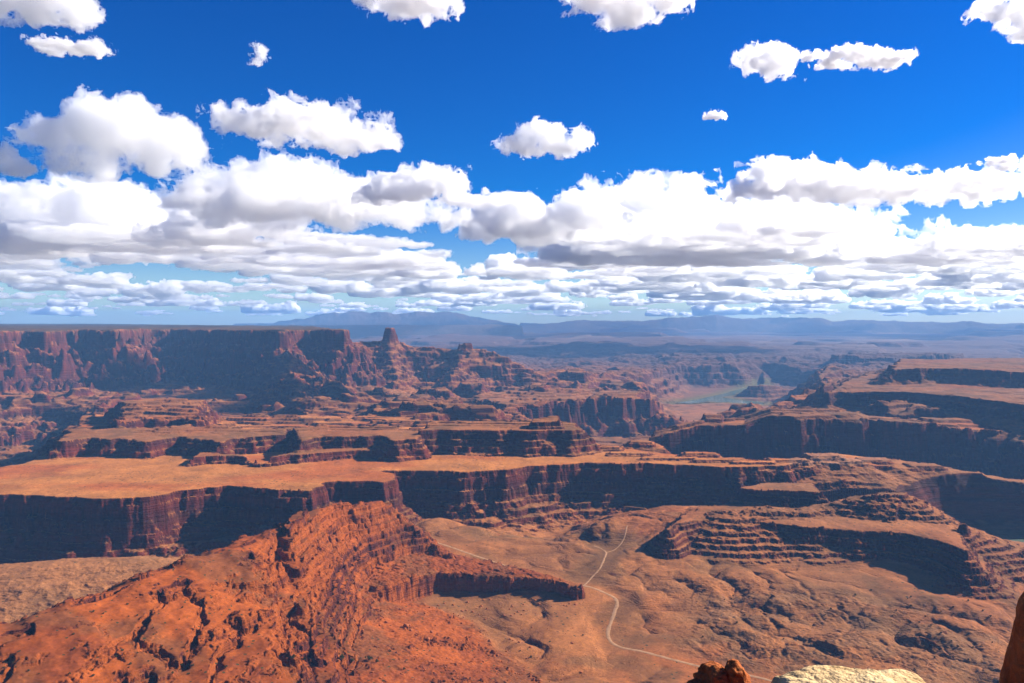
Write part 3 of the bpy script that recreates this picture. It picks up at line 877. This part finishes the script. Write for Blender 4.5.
# ------------------------------------------------------------------ rocks at the overlook, boulders and junipers
import bmesh
from mathutils import noise as mnoise
def rock_material(name, c1, c2, c3, scale, band=(1, 1, 3.0)):
    m, nt, b = new_mat(name)
    tc = nt.nodes.new('ShaderNodeTexCoord')
    mp = nt.nodes.new('ShaderNodeMapping')
    mp.inputs['Scale'].default_value = band
    nt.links.new(tc.outputs['Object'], mp.inputs['Vector'])
    n = nt.nodes.new('ShaderNodeTexNoise')
    n.inputs['Scale'].default_value = scale
    n.inputs['Detail'].default_value = 9
    n.inputs['Roughness'].default_value = .62
    nt.links.new(mp.outputs[0], n.inputs['Vector'])
    cr = nt.nodes.new('ShaderNodeValToRGB')
    e = cr.color_ramp.elements
    e[0].position, e[0].color = .32, (*c1, 1)
    e[1].position, e[1].color = .72, (*c3, 1)
    k = e.new(.52)
    k.color = (*c2, 1)
    nt.links.new(n.outputs['Fac'], cr.inputs['Fac'])
    nt.links.new(cr.outputs[0], b.inputs['Base Color'])
    n2 = nt.nodes.new('ShaderNodeTexNoise')
    n2.inputs['Scale'].default_value = scale * 6
    n2.inputs['Detail'].default_value = 8
    nt.links.new(tc.outputs['Object'], n2.inputs['Vector'])
    ad = nt.nodes.new('ShaderNodeMath')
    ad.operation = 'ADD'
    nt.links.new(n.outputs['Fac'], ad.inputs[0])
    nt.links.new(n2.outputs['Fac'], ad.inputs[1])
    bu = nt.nodes.new('ShaderNodeBump')
    bu.inputs['Strength'].default_value = .8
    bu.inputs['Distance'].default_value = .25 / scale
    nt.links.new(ad.outputs[0], bu.inputs['Height'])
    nt.links.new(bu.outputs[0], b.inputs['Normal'])
    return m
M_PALE = rock_material('pale_sandstone', (.40, .25, .11), (.60, .42, .21), (.72, .54, .29), 2.2)
M_RED = rock_material('red_sandstone', (.20, .05, .015), (.36, .10, .03), (.46, .16, .05), 2.0)
M_BOUL = rock_material('boulder_rock', (.20, .06, .025), (.34, .10, .035), (.42, .16, .06), .25)

def rock_mesh(name, parts, subdiv, seed, n_amp, n_scale, mat, box=.72, crack=.0):
    """one rock: rounded blocks joined and weathered; parts = (x, y, z, rx, ry, rz)"""
    bm = bmesh.new()
    for (x, y, z, rx, ry, rz) in parts:
        r = bmesh.ops.create_icosphere(bm, subdivisions=subdiv, radius=1.0)
        for v in r['verts']:
            p = v.co.copy()
            q = Vector([math.copysign(abs(t) ** box, t) for t in p])
            v.co = Vector((x + q.x * rx, y + q.y * ry, z + q.z * rz))
    bm.normal_update()
    for v in bm.verts:
        p = v.co / n_scale + Vector((seed * 3.1, seed * 1.7, seed * .9))
        d = mnoise.fractal(p, 1.0, 2.1, 6)
        led = math.sin((v.co.z / n_scale) * 5.0 + 2 * mnoise.noise(p * .6))
        v.co += v.normal * (d * n_amp + .22 * n_amp * led - crack * max(0, .1 - abs(mnoise.noise(p * .8))) * 10 * n_amp)
    me = bpy.data.meshes.new(name)
    bm.to_mesh(me)
    bm.free()
    for p in me.polygons:
        p.use_smooth = True
    me.materials.append(mat)
    o = bpy.data.objects.new(name, me)
    COL.objects.link(o)
    return o

# the head of the cliff one stands on, below the frame
def overlook():
    bm = bmesh.new()
    rings = [(596.25, 7.0), (595.2, 7.6), (592.5, 8.0), (592.35, 15.2), (591.0, 15.8), (575, 17.5), (545, 21)]
    prev = None
    for z, r in rings:
        vs_ = []
        for k in range(48):
            a = 2 * math.pi * k / 48
            rr_ = r * (1 + .0 * math.sin(3 * a))
            vs_.append(bm.verts.new((rr_ * math.sin(a), rr_ * math.cos(a), z)))
        if prev:
            for k in range(48):
                bm.faces.new((prev[k], prev[(k + 1) % 48], vs_[(k + 1) % 48], vs_[k]))
        else:
            bm.faces.new(vs_[::-1])
        prev = vs_
    bmesh.ops.recalc_face_normals(bm, faces=bm.faces)
    me = bpy.data.meshes.new('cliff')
    bm.to_mesh(me)
    bm.free()
    me.materials.append(M_RED)
    o = bpy.data.objects.new('cliff', me)
    COL.objects.link(o)
    tag(o, 'red cliff head below the overlook that carries the nearest rocks', 'cliff', 'structure')
overlook()
o = rock_mesh('sandstone_ledge', [(2.66, 5.75, 596.59, .46, .85, .66), (2.36, 5.7, 596.60, .36, .8, .62), (3.02, 5.85, 596.57, .44, .8, .60), (2.12, 5.6, 596.52, .34, .7, .58)], 6, 1, .045, .42, M_PALE, box=.55, crack=.35)
tag(o, 'pale cream sandstone ledge at the bottom edge of the view', 'rock')
o = rock_mesh('boulder', [(3.05, 3.2, 597.62, .84, .8, 1.7)], 6, 2, .07, .6, M_RED)
tag(o, 'tall orange-brown rock at the lower right edge of the view', 'rock')
o = rock_mesh('rock_outcrop', [(3.35, 14.0, 592.62, .42, .6, .82), (3.72, 14.1, 592.76, .36, .6, .95), (4.05, 14.0, 592.93, .26, .45, .95), (4.22, 13.9, 592.78, .16, .3, .85), (3.0, 13.9, 592.55, .35, .5, .62)], 5, 3, .16, .45, M_RED, crack=.3)
tag(o, 'knobbly orange-red rock outcrop at the bottom edge, left of the pale ledge', 'rock')

# boulders fallen under the prow
bprot = []
for k in range(5):
    rr = np.random.RandomState(40 + k)
    b_ = rock_mesh('boulder', [(0, 0, .35, 1, rr.uniform(.7, .95), rr.uniform(.6, .9))], 3, 60 + k, .22, .9, M_BOUL, crack=.1)
    bprot.append(b_)
placed = 0
rr = np.random.RandomState(9)
spots = []
while len(spots) < 90:
    a = rr.uniform(345, 590)
    top = np.interp(a, [345, 400, 480, 560, 590], [618, 606, 600, 594, 590])
    bot = np.interp(a, [345, 400, 480, 560, 590], [634, 634, 622, 612, 604])
    spots.append((a, rr.uniform(top, bot), rr.uniform(.9, 2.4) ** 1.0))
for k in range(5):
    spots.append((rr.uniform(405, 440), rr.uniform(622, 640), rr.uniform(2.5, 4.5)))
for i, (a, b_, sz) in enumerate(spots):
    x, y = on_ground(a, b_)
    z = float(hgt(np.array([x]), np.array([y]))[0])
    src = bprot[i % 5]
    o = src if i < 5 else src.copy()
    if i >= 5:
        COL.objects.link(o)
    o.location = (x, y, z - .2 * sz)
    o.rotation_euler = (0, 0, rr.uniform(0, 6.28))
    o.scale = (sz, sz, sz)
    tag(o, 'rust-red fallen boulder on the rubble slope at the foot of the rocky prow', 'boulder', None, 'boulders fallen below the rocky prow')

for k in range(130):
    a = rr.uniform(330, 600)
    b_ = rr.uniform(max(612, 640 - (a - 400) * .1), 682)
    x, y = on_ground(a, b_)
    z = float(hgt(np.array([x]), np.array([y]))[0])
    o = bprot[k % 5].copy()
    COL.objects.link(o)
    sz = rr.uniform(.6, 1.0) + 1.6 * rr.rand() ** 4
    o.location = (x, y, z - .25 * sz)
    o.rotation_euler = (0, 0, rr.uniform(0, 6.28))
    o.scale = (sz, sz, sz)
    tag(o, 'orange boulder lying loose on the open orange slope below the prow rubble', 'boulder', None, 'boulders scattered on the orange slope')

# junipers
m, nt, b = new_mat('juniper_leaf')
nz = nt.nodes.new('ShaderNodeTexNoise')
nz.inputs['Scale'].default_value = 3.0
cr = nt.nodes.new('ShaderNodeValToRGB')
cr.color_ramp.elements[0].color = (.030, .040, .014, 1)
cr.color_ramp.elements[1].color = (.085, .090, .035, 1)
nt.links.new(nz.outputs['Fac'], cr.inputs['Fac'])
nt.links.new(cr.outputs[0], b.inputs['Base Color'])
M_LEAF = m
m, nt, b = new_mat('juniper_bark')
nz = nt.nodes.new('ShaderNodeTexNoise')
nz.inputs['Scale'].default_value = 8.0
cr = nt.nodes.new('ShaderNodeValToRGB')
cr.color_ramp.elements[0].color = (.09, .06, .04, 1)
cr.color_ramp.elements[1].color = (.2, .14, .1, 1)
nt.links.new(nz.outputs['Fac'], cr.inputs['Fac'])
nt.links.new(cr.outputs[0], b.inputs['Base Color'])
M_BARK = m
def make_juniper(seed):
    rr = np.random.RandomState(seed)
    root = bpy.data.objects.new('juniper', None)
    COL.objects.link(root)
    n = 900
    cl = rr.normal(size=(14, 3)) * (.55, .55, .3) + (0, 0, 1.15)
    k = rr.randint(14, size=n)
    p = cl[k] + rr.normal(size=(n, 3)) * .22
    p[:, 2] = np.clip(p[:, 2], .12, None)
    u = rr.normal(size=(n, 3)); u /= np.linalg.norm(u, axis=1)[:, None]
    v = np.cross(u, rr.normal(size=(n, 3))); v /= np.linalg.norm(v, axis=1)[:, None]
    s_ = rr.uniform(.07, .15, (n, 1))
    co = np.stack([p - u * s_ - v * s_ * .6, p + u * s_ - v * s_ * .6, p + u * s_ + v * s_ * .6, p - u * s_ + v * s_ * .6], 1).reshape(-1, 3)
    o = mesh_np('crown', co, np.arange(4 * n).reshape(-1, 4), M_LEAF, False)
    o.parent = root
    bm = bmesh.new()
    for tx_, ty_, h_ in ((0, 0, 1.1), (.4, .2, 1.0), (-.35, .15, .9)):
        r = bmesh.ops.create_cone(bm, cap_ends=True, segments=6, radius1=.1, radius2=.04, depth=h_)
        for w in r['verts']:
            f_ = (w.co.z + h_ / 2) / h_
            w.co = Vector((w.co.x + tx_ * f_, w.co.y + ty_ * f_, w.co.z + h_ / 2 - .05))
    me = bpy.data.meshes.new('trunk')
    bm.to_mesh(me)
    bm.free()
    me.materials.append(M_BARK)
    t_ = bpy.data.objects.new('trunk', me)
    COL.objects.link(t_)
    t_.parent = root
    return root
jp = [make_juniper(3), make_juniper(4), make_juniper(5)]
jspots = [(293, 662, 2.3), (305, 660, 1.6), (342, 659, 3.0), (352, 662, 2.4), (369, 661, 3.4), (377, 663, 2.2), (390, 652, 1.3), (404, 670, 1.6), (531, 658, 1.5), (520, 652, 1.0), (583, 636, 1.3), (455, 648, 1.0)]
rr = np.random.RandomState(21)
n_apron = len(jspots)
while len(jspots) < 75:
    a, b_ = rr.uniform(690, 1000), rr.uniform(585, 668)
    jspots.append((a, b_, rr.uniform(.7, 1.7)))
n_basin = len(jspots)
while len(jspots) < n_basin + 60:
    a = rr.uniform(2, 300)
    jspots.append((a, rr.uniform(np.interp(a, [0, 100, 180, 260, 300], [655, 605, 575, 550, 560]), 680), rr.uniform(.6, 1.3)))
for i, (a, b_, sz) in enumerate(jspots):
    x, y = on_ground(a, b_)
    z = float(hgt(np.array([x]), np.array([y]))[0])
    src = jp[i % 3]
    if i < 3:
        o = src
    else:
        o = src.copy()
        COL.objects.link(o)
        for ch in src.children:
            c2 = ch.copy()
            COL.objects.link(c2)
            c2.parent = o
    o.location = (x, y, z - .05)
    o.scale = (sz, sz, sz)
    o.rotation_euler = (0, 0, rr.uniform(0, 6.28))
    if i < n_apron:
        tag(o, 'dark green juniper bush on the orange slope below the rocky prow', 'bush', None, 'junipers on the orange slope')
    elif i >= n_basin:
        tag(o, 'tiny dark bush on the rust-red slope of the left foreground ridge', 'bush', None, 'bushes on the foreground ridge')
    else:
        tag(o, 'small dark juniper on the pale broken ground right of the dirt road', 'bush', None, 'junipers on the broken ground')

# ------------------------------------------------------------------ haze
HAZE = 3.5e-5
def haze():
    s, z0, z1 = 31000.0, -300.0, 965.0
    v = [(x, y, z) for z in (z0, z1) for x, y in ((-s, -3000), (s, -3000), (s, s), (-s, s))]
    f = [(3, 2, 1, 0), (4, 5, 6, 7), (0, 1, 5, 4), (1, 2, 6, 5), (2, 3, 7, 6), (3, 0, 4, 7)]
    me = bpy.data.meshes.new('haze')
    me.from_pydata(v, [], f)
    mt = bpy.data.materials.new('blue_haze')
    mt.use_nodes = True
    nt = mt.node_tree
    nt.nodes.clear()
    out = nt.nodes.new('ShaderNodeOutputMaterial')
    pv = nt.nodes.new('ShaderNodeVolumePrincipled')
    pv.inputs['Color'].default_value = (.23, .52, 1.0, 1)
    pv.inputs['Density'].default_value = HAZE
    pv.inputs['Anisotropy'].default_value = 0.0
    nt.links.new(pv.outputs[0], out.inputs['Volume'])
    me.materials.append(mt)
    o = bpy.data.objects.new('haze', me)
    COL.objects.link(o)
    tag(o, 'thin blue air that fades the far canyon country', 'haze', 'stuff')
haze()
# ------------------------------------------------------------------ clouds
crs = np.random.RandomState(5)
CV = crs.rand(64, 64, 64).astype(np.float32)
def vn3(x, y, z):
    xf, yf, zf = np.floor(x), np.floor(y), np.floor(z)
    i, j, k = xf.astype(np.int32), yf.astype(np.int32), zf.astype(np.int32)
    u, v, w = (x - xf).astype(np.float32), (y - yf).astype(np.float32), (z - zf).astype(np.float32)
    u, v, w = u * u * (3 - 2 * u), v * v * (3 - 2 * v), w * w * (3 - 2 * w)
    i0, j0, k0, i1, j1, k1 = i & 63, j & 63, k & 63, (i + 1) & 63, (j + 1) & 63, (k + 1) & 63
    a = CV[i0, j0, k0] * (1 - u) + CV[i1, j0, k0] * u
    b = CV[i0, j1, k0] * (1 - u) + CV[i1, j1, k0] * u
    c_ = CV[i0, j0, k1] * (1 - u) + CV[i1, j0, k1] * u
    d = CV[i0, j1, k1] * (1 - u) + CV[i1, j1, k1] * u
    return ((a * (1 - v) + b * v) * (1 - w) + (c_ * (1 - v) + d * v) * w) * 2 - 1

def nets(f, org, h):
    """surface nets of f > 0 on a regular grid"""
    s = f > 0
    nx, ny, nz = f.shape
    cnt = np.zeros((nx - 1, ny - 1, nz - 1), np.int8)
    for a in (0, 1):
        for b_ in (0, 1):
            for c_ in (0, 1):
                cnt += s[a:nx - 1 + a, b_:ny - 1 + b_, c_:nz - 1 + c_]
    act = (cnt > 0) & (cnt < 8)
    idx = np.full(act.shape, -1, np.int32)
    ii, jj, kk = np.nonzero(act)
    idx[ii, jj, kk] = np.arange(len(ii))
    acc = np.zeros((len(ii), 3), np.float32)
    num = np.zeros(len(ii), np.float32)
    cor = [(a, b_, c_) for a in (0, 1) for b_ in (0, 1) for c_ in (0, 1)]
    for p in range(8):
        for q in range(p + 1, 8):
            A, B = np.array(cor[p]), np.array(cor[q])
            if np.abs(A - B).sum() != 1:
                continue
            fa = f[ii + A[0], jj + A[1], kk + A[2]]
            fb = f[ii + B[0], jj + B[1], kk + B[2]]
            cr_ = (fa > 0) != (fb > 0)
            t = np.where(cr_, fa / np.where(cr_, fa - fb, 1), 0)
            acc += np.where(cr_[:, None], A + (B - A) * t[:, None], 0)
            num += cr_
    co = (np.stack([ii, jj, kk], 1) + acc / num[:, None]) * h + org
    qs = []
    for ax in range(3):
        sl0 = [slice(1, -1)] * 3
        a0 = [slice(1, n - 1) for n in f.shape]
        lo, hi = list(a0), list(a0)
        lo[ax] = slice(0, f.shape[ax] - 1)
        hi[ax] = slice(1, f.shape[ax])
        S0, S1 = s[tuple(lo)], s[tuple(hi)]
        e = np.nonzero(S0 != S1)
        flip = S0[e]
        base = [e[0] + (0 if ax == 0 else 1), e[1] + (0 if ax == 1 else 1), e[2] + (0 if ax == 2 else 1)]
        o1, o2 = [(1, 2), (2, 0), (0, 1)][ax]
        def at(d1, d2):
            b_ = [base[0].copy(), base[1].copy(), base[2].copy()]
            b_[o1] = b_[o1] - d1
            b_[o2] = b_[o2] - d2
            return idx[b_[0], b_[1], b_[2]]
        q = np.stack([at(1, 1), at(0, 1), at(0, 0), at(1, 0)], 1)
        q[~flip] = q[~flip][:, ::-1]
        qs.append(q)
    q = np.concatenate(qs)
    return co, q[(q >= 0).all(1)]

def cloud_shape(lobes, seed, h, big, flat=None, amp=1.0, wisp=0.0):
    """lobes: (x, y, z, rx, ry, rz) in metres; h = cell; big = size of the coarsest billows"""
    L = np.array(lobes, np.float32)
    pad = big * 1.5
    lo = (L[:, :3] - L[:, 3:]).min(0) - pad
    hi = (L[:, :3] + L[:, 3:]).max(0) + pad
    n = np.ceil((hi - lo) / h).astype(int) + 1
    gx, gy, gz = [lo[k] + np.arange(n[k], dtype=np.float32) * h for k in range(3)]
    f = np.full(tuple(n), -9e9, np.float32)
    for l in L:
        d = np.sqrt(((gx - l[0]) / l[3])[:, None, None] ** 2 + ((gy - l[1]) / l[4])[None, :, None] ** 2 + ((gz - l[2]) / l[5])[None, None, :] ** 2)
        np.maximum(f, (1 - d) * min(l[3], l[4], l[5]) * .8, out=f)
    if flat is not None:
        below = np.clip((flat - gz) / (big * .35), 0, None)[None, None, :]
        f -= (below ** 1.3) * big * .5
    near_ = np.abs(f) < big * 1.3
    ii, jj, kk = np.nonzero(near_)
    px, py, pz = gx[ii] + seed * 371.7, gy[jj] + seed * 127.3, gz[kk] + seed * 53.9
    v = f[ii, jj, kk]
    s = big
    a = .62 * amp
    px = px + .3 * big * vn3(px / big, py / big, pz / big)
    for o in range(6):
        if s < h * 1.2:
            break
        nv = vn3(px / s + o * 7.7, py / s + o * 3.3, pz / s)
        if o in (1, 2, 3):
            nv = 1 - 2.2 * np.abs(nv)           # puffs
            nv = nv * .85
        v = v + a * big * nv
        s *= .47
        a *= .54
    f[ii, jj, kk] = v
    f[0] = f[-1] = -1
    f[:, 0] = f[:, -1] = -1
    f[:, :, 0] = f[:, :, -1] = -1
    return nets(f, lo, h)

def cloud_material(name, dens):
    m = bpy.data.materials.new(name)
    m.use_nodes = True
    nt = m.node_tree
    nt.nodes.clear()
    out = nt.nodes.new('ShaderNodeOutputMaterial')
    sc = nt.nodes.new('ShaderNodeVolumeScatter')
    sc.inputs['Color'].default_value = (1, 1, 1, 1)
    sc.inputs['Density'].default_value = dens
    sc.inputs['Anisotropy'].default_value = CLOUD_G
    nt.links.new(sc.outputs[0], out.inputs['Volume'])
    m.cycles.homogeneous_volume = True
    return m
CLOUD_G = 0.6

def cloud(label, lobes, base_py, zb, seed, big=26, hpx=1.3, amp=1.0, group=None, mfp=12.0, squash=.65):
    """lobes: (px, py, rx, ry) as they look from the overlook; base_py = row of the flat base; zb = its altitude"""
    Yc = (zb - EYE) * F / (321.0 - base_py)
    k = Yc / F
    rr = np.random.RandomState(seed)
    L = []
    sh = big * .5
    for (a, b_, rx, ry) in lobes:
        rx, ry = max(rx - sh, rx * .55), max(ry - sh, ry * .5)
        dy = rr.uniform(-.45, .45) * rx * k
        L.append(((a - 512) * k, Yc + dy, EYE + (321 - b_) * k, rx * k, rx * k * squash, ry * k))
    co, q = cloud_shape(L, seed, hpx * .8 * k, big * k, zb, amp)
    ctr = co.mean(0)
    ctr[2] = co[:, 2].min()
    o = mesh_np('cloud', co - ctr, q, cloud_material('cloud_vapour', 1.0 / (.75 * min(mfp, big * .6) * k)), True)
    o.location = ctr
    tag(o, label, 'cloud', None, group)
    return o

CLOUDS = [
    ('big rounded white cloud at the upper left, with a grey underside', [(66, 140, 34, 24), (98, 132, 42, 34), (130, 138, 50, 38), (166, 145, 42, 32), (95, 160, 40, 22), (186, 160, 24, 16)], 182, 2350, 1, 20, 1.2),
    ('long flat white cloud tapering to a point on its right, beside the big rounded cloud', [(262, 122, 34, 13), (300, 124, 44, 18), (340, 136, 38, 11), (368, 145, 18, 5)], 150, 2300, 2, 14, 1.0),
    ('broad heavy white cloud low on the left edge with a grey flat base', [(-10, 205, 40, 24), (40, 205, 56, 26), (100, 215, 62, 30), (150, 228, 50, 22), (195, 240, 34, 14), (10, 235, 50, 16)], 250, 2250, 3, 22, 1.2),
    ('long white cloud sloping down to the right below the flat tapering cloud', [(235, 190, 36, 20), (280, 185, 46, 24), (330, 198, 56, 24), (376, 210, 44, 16), (418, 218, 32, 9), (270, 205, 60, 16)], 226, 2250, 4, 20, 1.2),
    ('small puffy white cloud with a ragged right tail, left of the middle of the sky', [(382, 182, 17, 12), (420, 180, 28, 18), (445, 184, 25, 16), (472, 200, 18, 7), (405, 194, 30, 9)], 203, 2250, 5, 12, .9),
    ('small lone white cloud with two lobes near the middle of the blue sky', [(518, 148, 18, 11), (540, 138, 22, 17), (560, 148, 20, 10), (576, 144, 12, 10)], 160, 2350, 6, 11, .85),
    ('large wide cloud right of the middle, white on top and lilac grey below', [(574, 226, 28, 14), (604, 212, 44, 24), (640, 208, 60, 26), (700, 222, 72, 30), (770, 225, 70, 30), (830, 238, 48, 24), (600, 240, 60, 20), (690, 245, 80, 18)], 262, 2250, 7, 24, 1.2),
    ('streaky white cloud with a thin tail to the right, above the large wide cloud', [(762, 190, 24, 12), (800, 176, 36, 18), (840, 184, 44, 16), (890, 188, 36, 10), (940, 190, 50, 4), (760, 172, 18, 7)], 204, 2300, 8, 13, .95),
    ('white cloud cut by the left end of the top edge of the view', [(20, 8, 34, 18), (60, 5, 30, 16), (85, 14, 22, 18), (40, 20, 20, 10)], 34, 2500, 9, 12, .9),
    ('tiny smudge of cloud strung out below the cloud in the top left corner', [(62, 48, 18, 4), (96, 53, 16, 6)], 58, 2450, 10, 6, .6),
    ('wispy white cloud at the top edge left of the middle', [(390, 4, 26, 10), (420, 12, 34, 14), (448, 10, 14, 14)], 26, 2500, 11, 11, .85),
    ('bright white cloud at the top edge right of the middle', [(590, 2, 28, 14), (625, 8, 34, 18), (655, 4, 28, 12), (630, 20, 18, 12)], 32, 2500, 12, 12, .9),
    ('bright puffy cloud with a ragged lower right edge, left of the little pair', [(752, 60, 20, 14), (768, 66, 24, 16), (786, 74, 12, 10)], 82, 2450, 13, 10, .75),
    ('thin flat streak of cloud, right-hand one of a little pair high on the right', [(850, 58, 20, 7), (878, 60, 24, 7)], 67, 2450, 14, 7, .6),
    ('tiny slanting scrap of cloud, left-hand one of a little pair high on the right', [(814, 58, 10, 4), (826, 66, 9, 5)], 71, 2450, 15, 6, .55),
    ('bright cloud cut by the right edge near the top corner', [(985, 14, 18, 12), (1010, 14, 24, 18), (1030, 26, 24, 20)], 44, 2500, 16, 11, .85),
    ('faint tiny puff of cloud alone high above the big rounded cloud', [(262, 58, 8, 9), (260, 64, 7, 5)], 70, 2450, 17, 6, .55),
    ('tiniest speck of cloud in the open blue right of the middle', [(714, 117, 9, 4)], 121, 2400, 18, 4, .5),
    ('little flat scrap of cloud near the right edge, level with the streaky cloud', [(996, 163, 13, 4), (1010, 167, 10, 4)], 171, 2350, 19, 5, .55),
    ('thin grey veil of cloud at the left edge under the big rounded cloud', [(-8, 156, 20, 12), (12, 166, 16, 10)], 184, 2300, 20, 11, .9),
]
for cdef in CLOUDS:
    lab, lobes, bpy_, zb, seed, big, hp = cdef
    cloud(lab, lobes, bpy_, zb, seed, big, hp, group='white clouds in the blue sky')
print('clouds', round(time.time() - T0, 1))

# the crowded low bank of clouds towards the horizon
protos = []
for s_ in range(10):
    rr = np.random.RandomState(100 + s_)
    L = []
    for k in range(rr.randint(4, 8)):
        x = rr.uniform(-.75, .75)
        L.append((x, rr.uniform(-.35, .35), .12 + rr.uniform(0, .16) * (1 - abs(x)), rr.uniform(.24, .45), rr.uniform(.2, .35), rr.uniform(.1, .22)))
    protos.append(cloud_shape(L, 200 + s_, .028, .17, 0.0, .9))
def low_bank():
    rr = np.random.RandomState(77)
    cos, qs, n = [], [], 0
    made = 0
    while made < BANK_N:
        row = 321 - 80 * rr.rand() ** 1.25 - 4.5       # row of the base in the photograph's sky
        zb = 2250 + rr.uniform(-60, 120)
        Yc = (zb - EYE) * F / (321.0 - row)
        px = rr.uniform(-260, 1290)
        if gn(np.array([px / 230.0]), np.array([Yc / 9000.0]), 9)[0] < -.25:
            continue
        if 440 < px < 560 and row < 268:
            continue
        co, q = protos[rr.randint(len(protos))]
        w = (260 + 1500 * rr.rand() ** 2.6) * (1 + Yc / 70000.0)
        a = rr.uniform(-.5, .5) + (np.pi if rr.rand() < .5 else 0)
        ca, sa = math.cos(a), math.sin(a)
        p = np.empty_like(co)
        p[:, 0] = (co[:, 0] * ca - co[:, 1] * sa) * w + (px - 512) / F * Yc
        p[:, 1] = (co[:, 0] * sa + co[:, 1] * ca) * w + Yc
        p[:, 2] = co[:, 2] * w * rr.uniform(.6, 1.0) + zb
        cos.append(p)
        qs.append(q + n)
        n += len(p)
        made += 1
    o = mesh_np('clouds', np.concatenate(cos), np.concatenate(qs), cloud_material('bank_vapour', 1.0 / 150.0), True)
    tag(o, 'crowded bank of small white and grey clouds down to the horizon', 'clouds', 'stuff')
    print('bank', len(protos[0][0]), n)
BANK_N = 760
low_bank()
print('done', round(time.time() - T0, 1))
